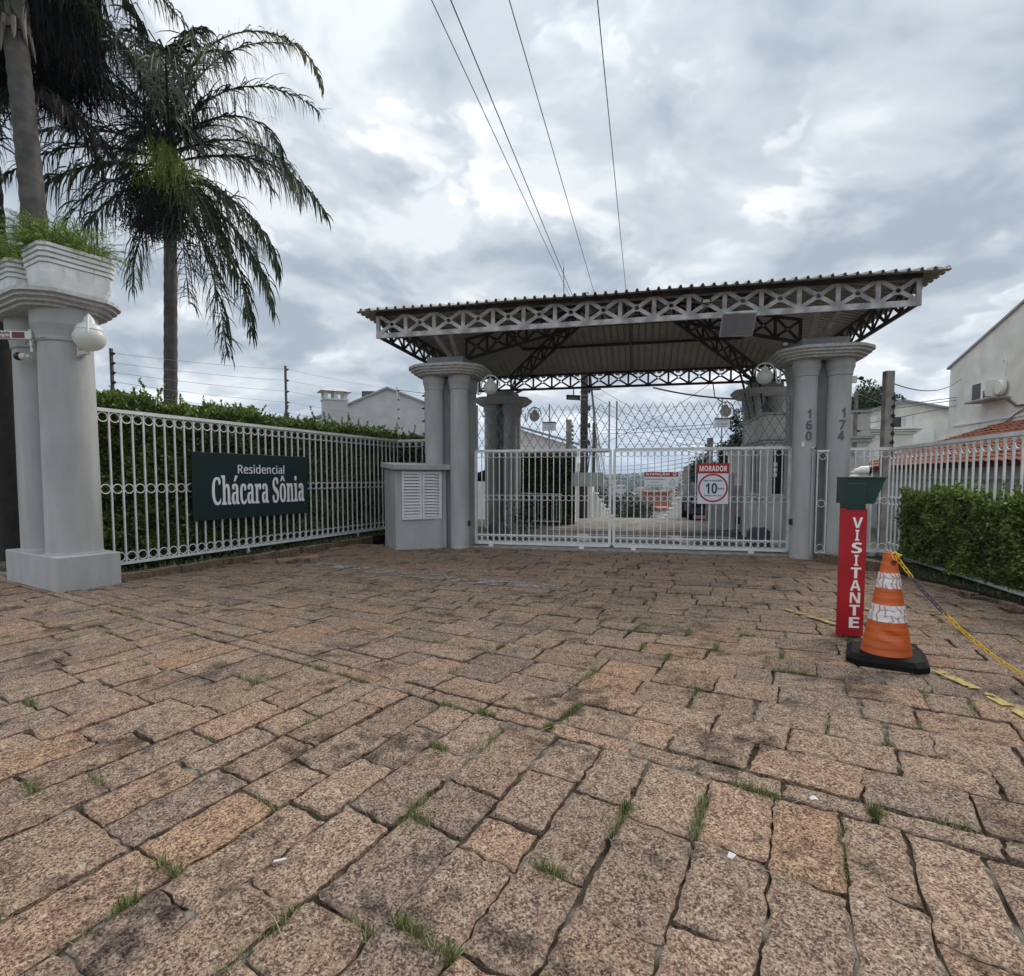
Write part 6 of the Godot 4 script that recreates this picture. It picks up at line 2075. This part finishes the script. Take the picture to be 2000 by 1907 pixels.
func beyond() -> void:
	# asphalt strip behind the gate with worn white markings, then the concrete street that drops out of sight
	var a := MB.new()
	a.prism(PackedVector2Array([Vector2(-5.2, -11.62), Vector2(5.0, -11.62), Vector2(5.0, -16.15), Vector2(-5.2, -16.15)]), -0.12, -0.004)
	tag(put("asphalt_strip", a, M["asphalt"]), "dark asphalt strip under the canopy behind the gate", "", "", "structure")
	for e in [[Vector2(-2.2, -14.45), Vector2(2.3, -14.5), 0.16], [Vector2(-2.6, -15.75), Vector2(2.5, -15.85), 0.16], [Vector2(-2.6, -12.6), Vector2(1.2, -12.55), 0.5]]:
		var m := MB.new()
		var d: Vector2 = (e[1] - e[0]).normalized()
		var w: Vector2 = Vector2(-d.y, d.x) * e[2] * 0.5
		m.quad(Vector3(e[0].x + w.x, 0.001, e[0].y + w.y), Vector3(e[1].x + w.x, 0.001, e[1].y + w.y), Vector3(e[1].x - w.x, 0.001, e[1].y - w.y), Vector3(e[0].x - w.x, 0.001, e[0].y - w.y), Vector3.UP)
		tag(put("road_marking", m, M["paint_white"]), "white line painted across the asphalt behind the gate", "", "", "structure")
	for x in [-1.5, 0.8, 2.0]:
		var m := MB.new()
		m.quad(Vector3(x - 0.12, 0.004, -14.7), Vector3(x + 0.18, 0.004, -14.7), Vector3(x + 0.42, 0.004, -12.9), Vector3(x + 0.12, 0.004, -12.9), Vector3.UP)
		tag(put("road_marking", m, M["paint_white"]), "slanting white bar painted on the asphalt behind the gate", "", "", "structure")
	var st := MB.new()
	var prev := []
	for k in 40:
		var z := -16.15 - k * 3.2
		var y := terrain_y(0, z) + 0.155
		var w := 2.9
		var row := [Vector3(-2.9, y, z), Vector3(w, y, z)]
		if k > 0:
			st.face(prev[0], prev[1], row[1], row[0], Vector3.UP)
			for i in 2: st.face(prev[i], row[i], row[i] + Vector3(0, -0.4, 0), prev[i] + Vector3(0, -0.4, 0), Vector3(-1 + 2 * i, 0, 0))
		prev = row
	tag(put("street", st, M["road_concrete"]), "pale concrete street dropping downhill beyond the gate", "", "", "structure")
	var hedge_a := hedge("clipped_hedge", Vector3(-4.6, 0, -16.9), Vector3(-2.10, 0, -17.5), 1.0, 0.0, 2.25, 20000, "tall rounded hedge block inside the gate behind the rear left columns", 66, Vector3(0, 0, -1), 40, 0.06, Color(0.05, 0.09, 0.022), Color(0.22, 0.33, 0.05))
	var lf := thing("low_fence", Vector3(-3.6, 0, -16.7), "low white barred fence in front of the hedge inside the gate", "fence")
	for y in [0.18, 1.02]: rod("rail", Vector3(-3.95, y, -16.35), Vector3(-2.35, y - 0.05, -17.0), 0.04, 0.04, M["white_metal"], lf)
	for k in 13:
		var p := Vector3(-3.95, 0, -16.35).lerp(Vector3(-2.35, 0, -17.0), k / 12.0)
		rod("bar", p + Vector3(0, 0.16, 0), p + Vector3(0, 1.0, 0), 0.02, 0.02, M["white_metal"], lf, Vector3.RIGHT)
	var pl := thing("bushy_plant", Vector3(-3.2, 0, -13.0), "small dark bush beside the gate motor at left", "plant")
	var r := RandomNumberGenerator.new()
	r.seed = 22
	var xf := []
	var cols := []
	for k in 900:
		var d := Vector3(r.randfn(0, 0.22), absf(r.randfn(0.45, 0.25)), r.randfn(0, 0.22))
		xf.append(Transform3D(MB.axes(Vector3(r.randfn(0, 1), r.randf(), r.randfn(0, 1)).normalized()), Vector3(-2.75, 0, -13.3) + d))
		cols.append(Color(0.02, 0.032, 0.012).lerp(Color(0.06, 0.08, 0.03), r.randf()))
	multi("foliage", leaf_mesh(0.07, 0.022), M["leaf"], xf, cols, pl)
	# street walls, piers and gates stepping downhill on both sides
	for i in 13:
		var z := -18.9 - i * 3.6
		var y := terrain_y(0, z - 1.7) + 0.1
		var sx := -2.28 - 0.02 * i
		var w := thing("street_wall", Vector3(sx, y, z), "white garden wall with piers stepping down the left side of the street", "wall", "white walls on the left of the street")
		board("wall", Vector3(sx - 0.1, y + 0.75, z - 1.7), 0.2, 2.6, 3.3, Basis(), M["wall_white"], w)
		board("pier", Vector3(sx, y + 0.85, z), 0.34, 2.9, 0.34, Basis(), M["wall_white"], w)
		board("pier_cap", Vector3(sx, y + 2.34, z), 0.46, 0.10, 0.46, Basis(), M["wall_white"], w)
		board("gate_door", Vector3(sx + 0.02, y + 0.8, z - 2.1), 0.06, 2.0, 1.5, Basis(), M["wall_grey"], w)
	for i in 11:
		var z := -18.4 if i == 0 else -28.0 - i * 3.6
		var y := terrain_y(0, z - 1.7) + 0.1
		var sx := 2.85 if i == 0 else 2.15
		var w := thing("street_wall", Vector3(sx, y, z), "white garden wall with piers stepping down the right side of the street", "wall", "white walls on the right of the street")
		board("wall", Vector3(sx + 0.1, y + 0.70, z - 1.7), 0.2, 2.5, 3.3, Basis(), M["wall_white"], w)
		board("pier", Vector3(sx, y + 0.85, z), 0.36, 2.8, 0.36, Basis(), M["wall_white"], w)
		board("pier_cap", Vector3(sx, y + 2.30, z), 0.48, 0.10, 0.48, Basis(), M["wall_white"], w)
		board("garage_door", Vector3(sx - 0.02, y + 0.7, z - 1.9), 0.06, 1.8, 1.7, Basis(), M["wall_cream"], w)
	# meter kiosks just inside, right
	for e in [[Vector3(2.28, 0, -16.9), 0.62, 1.52, "tall white meter pier on the right just beyond the asphalt"], [Vector3(2.95, 0, -17.3), 0.75, 1.18, "cream meter kiosk with dark square window on the right beyond the asphalt"]]:
		var k := thing("meter_kiosk", e[0], e[3], "meter kiosk", "meter kiosks beyond the asphalt")
		board("body", e[0] + Vector3(0, e[2] * 0.5, 0), e[1], e[2], 0.5, Basis(), M["wall_white"], k)
		board("cap", e[0] + Vector3(0, e[2] + 0.04, 0), e[1] + 0.12, 0.10, 0.62, Basis(), M["wall_white"], k)
		if e[1] > 0.7:
			board("little_window", e[0] + Vector3(-0.05, 0.92, 0.255), 0.13, 0.13, 0.02, Basis(), M["black"], k)
			board("vent", e[0] + Vector3(-0.05, 0.25, 0.255), 0.4, 0.22, 0.02, Basis(), M["dark_grey"], k)
	# houses lining the street
	for i in 4:
		var z := -38.0 - i * 9.0
		var y := terrain_y(0, z)
		for s in [-1, 1]:
			var h := thing("street_house", Vector3(8.6 * s, y, z), "white house with tiled roof stepping down the %s side of the street" % ("left" if s < 0 else "right"), "house", "houses along the street %s" % ("left" if s < 0 else "right"))
			var wd := 5.6
			board("wall", Vector3(8.6 * s, y + 1.6, z), wd, 4.6, 7.2, Basis(), M["wall_white"], h)
			for q in [-1, 1]:
				var rf := MB.new()
				var p0 := Vector3(8.6 * s, y + 5.0, z - 3.8)
				var p1 := Vector3((8.6 * s) + 3.1 * q, y + 3.85, z - 3.8)
				var bk := Vector3(0, 0, 7.6)
				rf.face(p0, p1, p1 + bk, p0 + bk, Vector3.UP)
				rf.face(p0 - Vector3(0, 0.12, 0), p1 - Vector3(0, 0.12, 0), p1 + bk - Vector3(0, 0.12, 0), p0 + bk - Vector3(0, 0.12, 0), Vector3.DOWN)
				put("roof", rf, M["terracotta"], h)
			window_in(h, Vector3(8.6 * s - wd * 0.5 * s - 0.03 * s, y + 2.4, z + 1.0), 1.2, 1.0, Basis(Vector3(0, 0, s), Vector3.UP, Vector3(-s, 0, 0)), 2, M["wall_white"], M["window_glass"])
	# two cars parked at the right kerb
	car(Vector3(2.62, terrain_y(0, -23.5) + 0.16, -23.0), M["car_dark"], "dark car parked at the right side of the street")
	car(Vector3(3.05, terrain_y(0, -30.0) + 0.16, -29.6), M["car_red"], "dark red car parked farther down the right side of the street")
	# poles
	power_pole(Vector3(-2.1, -0.2, -21.5), 8.6, 0.155, 0.125, M["wood_pole"], 3.4, "thick brown timber power pole wound with cable ties behind the left gate leaf", true)
	power_pole(Vector3(-3.3, terrain_y(0, -41) - 0.2, -41.0), 8.7, 0.15, 0.11, M["wood_pole"], 99.0, "slim dark power pole with crossarm farther down the left of the street", false)
	for e in [[-2.62, -21.0, 3.65, "white square concrete post left of the timber pole"], [2.35, -20.5, 2.85, "white square concrete post behind the speed sign, right of it"], [2.05, -27.0, 2.0, "white square concrete post behind the speed sign, left of it"], [2.15, -33.0, 1.2, "small white concrete post between the notice and the speed sign"], [2.1, -40.0, 0.35, "farthest white concrete post right of the street"]]:
		var c := thing("street_post", Vector3(e[0], -1, e[1]), e[3], "post", "concrete posts along the street")
		var y0 := terrain_y(0, e[1]) - 0.2
		board("shaft", Vector3(e[0], (y0 + e[2]) * 0.5, e[1]), 0.19, e[2] - y0, 0.19, Basis(), M["concrete"], c)
		for k in 5:
			var im := MB.new()
			im.ball(Vector3(e[0] - signf(e[0]) * 0.14, e[2] - 0.25 - k * 0.16, e[1]), Vector3(0.04, 0.05, 0.04), 8, 6)
			put("insulator", im, M["dark_grey"], c)
	# lines between poles
	for k in 5: wire("street_cable", Vector3(-1.95 + 0.05 * k, 6.4 - 0.55 * k, -21.4), Vector3(-3.0 + 0.2 * k, 2.2 - 0.3 * k, -41.0), 0.35, 0.012, "%s cable sagging between the timber pole and the crossarm pole" % ORD[k], "cables down the street")
	for k in 4: wire("street_cable", Vector3(-1.95, 5.1 - 0.42 * k, -21.4), Vector3(2.35, 2.7 - 0.16 * k, -20.5), 0.16, 0.007, "%s thin cable crossing from the timber pole to the right post" % ORD[k], "cables across the street")
	for k in 4: wire("street_cable", Vector3(-3.1, 2.4 - 0.3 * k, -41.0), Vector3(2.35, 2.3 - 0.14 * k, -20.5), 0.2, 0.009, "%s thin cable from the crossarm pole to the right post" % ORD[k], "cables from the crossarm pole")
	for k in 3: wire("street_cable", Vector3(-1.9, 5.9 - 0.3 * k, -21.4), Vector3(-4.0, -2.5, -60.0 - 4.0 * k), 0.6, 0.014, "%s bundled cable dropping down the left of the street" % ORD[k], "cables down the left side")
	wire("feed_cable", Vector3(0.35, 4.15, -17.3), Vector3(2.55, 3.62, -16.4), 0.06, 0.022, "black feed cable from the rear truss to the rear right columns")
	for e in [[Vector3(2.55, 3.95, -15.6), Vector3(2.72, 2.9, -15.3), 0.02], [Vector3(2.75, 3.95, -15.6), Vector3(2.85, 2.85, -15.3), 0.02], [Vector3(2.95, 3.95, -15.5), Vector3(3.02, 2.9, -15.2), 0.025], [Vector3(2.45, 4.9, -16.3), Vector3(2.6, 3.7, -15.5), 0.03]]: wire("hanging_cable", e[0], e[1], 0.0, e[2], "black cable hanging down the rear right columns", "cables on the rear right columns")
	wire("service_drop", Vector3(1.95, 4.2, -17.27), Vector3(-1.95, 2.6, -21.4), 0.2, 0.008, "thin service cable from the rear truss to the timber pole")
	var dr := MB.new()
	dr.tube([Vector3(2.02, 4.2, -17.2), Vector3(2.03, 3.75, -16.8), Vector3(2.10, 3.50, -15.95)], 0.016, 6)
	tag(put("drop_cable", dr, M["black"]), "black drop cable from the rear truss to the rear right lamp", "cable")
	crown_tree("slim_cypress", Vector3(3.35, -0.2, -19.5), 4.1, Vector3(0.95, 2.1, 0.95), 14000, "dark clipped cypress behind the guardhouse at the right gate end", 72, Color(0.016, 0.032, 0.012), Color(0.045, 0.075, 0.024), 0.09)
	crown_tree("roadside_tree", Vector3(4.5, -1.0, -17.8), 5.0, Vector3(1.1, 1.3, 1.1), 7000, "dark leafy tree showing between the right column clusters", 73, Color(0.02, 0.04, 0.014), Color(0.06, 0.10, 0.03), 0.10)
	for k in 7:
		var z := -58.0 - k * 9.0
		var x := [-3.2, -1.2, 0.4, -2.2, -4.6, 0.8, -3.8][k] as float
		crown_tree("street_tree", Vector3(x - 0.5, terrain_y(0, z) - 0.5, z), 6.4 + (k % 3) * 0.7, Vector3(2.6, 2.6, 2.6), 2600, "dark green tree at the foot of the sloping street", 80 + k, Color(0.014, 0.032, 0.012), Color(0.05, 0.085, 0.03), 0.34, false, "trees at the foot of the street")
	for k in 4:
		crown_tree("garden_tree", Vector3(4.8 + k * 1.4, terrain_y(0, -46) - 0.5, -46.0 - k * 5.0), 7.6 - (k % 2), Vector3(1.6, 1.6, 1.6), 2200, "dark leafy tree above the houses right of the street", 90 + k, Color(0.015, 0.035, 0.012), Color(0.05, 0.085, 0.03), 0.25, false, "trees right of the street")
	# red brick block and tan block down the slope
	for e in [[Vector3(3.2, -9.0, -118), Vector3(4.2, 9.6, 6), "terracotta", "red roofed brick block down in the valley behind the notice"], [Vector3(2.2, -9.0, -92), Vector3(5.0, 7.6, 5), "wall_cream", "tan house block standing below the red brick block"]]:
		var h := thing("valley_block", e[0], e[3], "building")
		board("wall", e[0] + Vector3(0, e[1].y * 0.5 - 2, 0), e[1].x, e[1].y, e[1].z, Basis(Vector3.UP, 0.2), M[e[2]], h)
		board("roof", e[0] + Vector3(0, e[1].y - 1.85, 0), e[1].x + 0.8, 0.3, e[1].z + 0.8, Basis(Vector3.UP, 0.2), M["terracotta"], h)
		for q in 3: board("window", e[0] + Basis(Vector3.UP, 0.2) * Vector3(-e[1].x * 0.3 + e[1].x * 0.3 * q, e[1].y * 0.62 - 2, e[1].z * 0.5 + 0.02), 1.0, 1.1, 0.06, Basis(Vector3.UP, 0.2), M["window_glass"], h)
	# the town across the valley
	var town := RandomNumberGenerator.new()
	town.seed = 33
	for k in 240:
		var z := -150.0 - pow(town.randf(), 1.4) * 1350.0
		var dir := town.randf_range(-0.16, 0.17)
		var x := -z * dir * 0.95
		var y := terrain_y(x, z)
		var w := town.randf_range(7, 14)
		var d := town.randf_range(7, 12)
		var hh := town.randf_range(3.0, 6.5)
		var m := MB.new()
		var wall := [Color(0.50, 0.49, 0.47), Color(0.58, 0.57, 0.55), Color(0.44, 0.40, 0.35), Color(0.52, 0.42, 0.34)][town.randi() % 4] as Color
		var roof := [Color(0.26, 0.13, 0.09), Color(0.32, 0.17, 0.12), Color(0.24, 0.23, 0.22)][town.randi() % 3] as Color
		var b := Basis(Vector3.UP, town.randf() * PI)
		m.col = wall
		m.box(Vector3(x, y + hh * 0.5 - 1.0, z), Vector3(w, hh + 2.0, d), b)
		m.col = roof
		m.prism(PackedVector2Array([Vector2(-w * 0.55, -d * 0.55), Vector2(w * 0.55, -d * 0.55), Vector2(w * 0.55, d * 0.55), Vector2(-w * 0.55, d * 0.55)]), hh, hh + 1.8, Vector3(x, y, z), b, 0.35)
		var o := put("town_house", m, M["town"])
		tag(o, "small far house of the town across the valley", "house", "houses of the far town")
	var tx := []
	var tc := []
	for k in 2600:
		var z := -130.0 - pow(town.randf(), 1.3) * 1900.0
		var x := -z * town.randf_range(-0.19, 0.20)
		var s := town.randf_range(2.5, 6.0)
		tx.append(Transform3D(Basis(Vector3.UP, town.randf() * TAU).scaled(Vector3(s, s * town.randf_range(0.7, 1.1), s)), Vector3(x, terrain_y(x, z) + s * 0.4, z)))
		tc.append(Color(0.022, 0.045, 0.016).lerp(Color(0.06, 0.09, 0.03), town.randf()))
	var blob := MB.new()
	for k in 90:
		var d := Vector3(town.randfn(0, 1), town.randfn(0, 1), town.randfn(0, 1)).normalized() * town.randf_range(0.6, 1.0)
		var u := d.cross(Vector3(town.randfn(0, 1), town.randfn(0, 1), town.randfn(0, 1))).normalized() * 0.30
		var v := d.cross(u).normalized() * 0.30
		blob.face(d - u, d + v, d + u, d - v, d)
	tag(multi("far_woods", blob.mesh(), M["leaf"], tx, tc), "far woods scattered over the valley and hills", "woods")

func car(at: Vector3, mt: Material, label: String) -> void:
	var c := thing("parked_car", at, label, "car", "cars parked on the street")
	var b := MB.new()
	var side := PackedVector2Array([Vector2(-2.1, -0.35), Vector2(-2.1, -0.85), Vector2(-1.2, -0.98), Vector2(-0.6, -1.46), Vector2(0.9, -1.48), Vector2(1.7, -1.0), Vector2(2.1, -0.95), Vector2(2.12, -0.35)])
	b.prism(side, -0.85, 0.85, at, Basis(Vector3(0, 0, 1), Vector3(1, 0, 0), Vector3(0, -1, 0)))
	put("body", b, mt, c)
	board("rear_window", at + Vector3(0, 1.22, 1.36), 1.35, 0.42, 0.03, Basis(Vector3.RIGHT, -1.03), M["window_glass"], c)
	board("windscreen", at + Vector3(0, 1.23, -0.93), 1.35, 0.5, 0.03, Basis(Vector3.RIGHT, 0.92), M["window_glass"], c)
	for s in [-1, 1]:
		board("side_window", at + Vector3(0.853 * s, 1.20, 0.1), 0.02, 0.36, 1.6, Basis(), M["window_glass"], c)
		board("headlight", at + Vector3(0.66 * s, 0.80, 2.12), 0.26, 0.12, 0.03, Basis(), M["lens_glass"], c)
		for z in [-1.3, 1.3]:
			var w := MB.new()
			w.lathe([Vector2(0, -0.1), Vector2(0.30, -0.1), Vector2(0.32, -0.06), Vector2(0.32, 0.06), Vector2(0.30, 0.1), Vector2(0, 0.1)], 18, at + Vector3(0.80 * s, 0.32, z), Basis(Vector3.FORWARD, PI / 2))
			put("wheel", w, M["rubber"], c)
	board("bumper", at + Vector3(0, 0.48, 2.13), 1.6, 0.2, 0.06, Basis(), M["dark_grey"], c)
	board("number_plate", at + Vector3(0, 0.72, 2.125), 0.4, 0.13, 0.02, Basis(), M["wall_white"], c)

func power_pole(at: Vector3, h: float, r0: float, r1: float, mt: Material, ties: float, label: String, big: bool) -> void:
	var p := thing("power_pole", at, label, "power pole", "power poles along the street")
	var m := MB.new()
	m.tube([at, at + Vector3(0, h * 0.5, 0), at + Vector3(0, h, 0)], [r0, (r0 + r1) * 0.5, r1], 16)
	put("pole", m, mt, p)
	var ay := h - (2.1 if not big else 3.6)
	var arm := at + Vector3(0.25, ay, 0)
	if not big:
		rod("crossarm", arm + Vector3(-1.0, 0, 0.12), arm + Vector3(1.05, 0, 0.12), 0.09, 0.10, M["bark_dark"], p)
		for k in 4:
			var im := MB.new()
			im.lathe([Vector2(0.03, 0), Vector2(0.07, 0.05), Vector2(0.05, 0.12), Vector2(0.06, 0.2), Vector2(0, 0.24)], 10, arm + Vector3(-0.9 + 0.6 * k, 0.05, 0.12))
			put("insulator", im, M["black"], p)
		rod("brace", arm + Vector3(-0.45, 0, 0.16), at + Vector3(0, ay - 0.55, 0.14), 0.03, 0.03, M["bark_dark"], p)
		rod("brace", arm + Vector3(0.5, 0, 0.16), at + Vector3(0, ay - 0.55, 0.14), 0.03, 0.03, M["bark_dark"], p)
		return
	rod("bracket", at + Vector3(0, 5.0, 0.1), at + Vector3(0.62, 5.0, 0.1), 0.05, 0.06, M["dark_grey"], p)
	var r := RandomNumberGenerator.new()
	r.seed = 4
	for k in 16:
		var y := 2.4 + k * 0.17 + r.randf_range(-0.06, 0.06)
		var b := MB.new()
		b.lathe([Vector2(0.162, -0.012), Vector2(0.168, -0.012), Vector2(0.168, 0.012), Vector2(0.162, 0.012)], 16, at + Vector3(0, y, 0), Basis(Vector3.FORWARD, r.randf_range(-0.06, 0.06)))
		put("cable_tie", b, M["concrete"] if k % 3 else M["black"], p)
	for k in 7:
		var b := MB.new()
		var a := 0.3 + k * 0.28
		var y0 := 2.6 + r.randf() * 2.0
		b.tube([at + Vector3(cos(a) * 0.19, y0, sin(a) * 0.19), at + Vector3(cos(a) * 0.30, y0 - 0.5, sin(a) * 0.25), at + Vector3(cos(a) * 0.19, y0 - 1.2, sin(a) * 0.19)], 0.014, 5)
		put("hanging_cable", b, M["black"], p)
	for k in 4:
		var b := MB.new()
		b.ball(at + Vector3(0.2, 3.0 + 0.65 * k, 0.14), Vector3(0.05, 0.11, 0.05), 8, 6)
		put("clamp", b, M["black"], p)

func _ready() -> void:
	camera_and_light()
	materials()
	mat("town", Color(1, 1, 1), 0.9, 0, null, 1.0, true)
	ground()
	pavement()
	canopy()
	pillars_and_gear()
	gates()
	left_side()
	left_house()
	palms()
	right_side()
	beyond()
	overhead_lines()
	paint_and_litter()

func overhead_lines() -> void:
	# four lines high over the drive, along the street
	for e in [[-2.84, -2.51, "leftmost of the four lines overhead"], [-2.60, -2.43, "second from the left of the four lines overhead"], [-1.82, -1.64, "third from the left of the four lines overhead"], [-0.65, -0.55, "rightmost of the four lines overhead"]]:
		var d: float = (e[1] - e[0]) / 12.2
		var p := Vector3(e[0] - d * 17.0, 8.0, 9.4)
		var q := Vector3(e[1] - d * 1.0, 8.0, -21.0)
		wire("overhead_line", p, q, 0.0, 0.008 if e[0] != -2.60 else 0.010, "dark power line over the drive, " + e[2], "power lines over the drive")
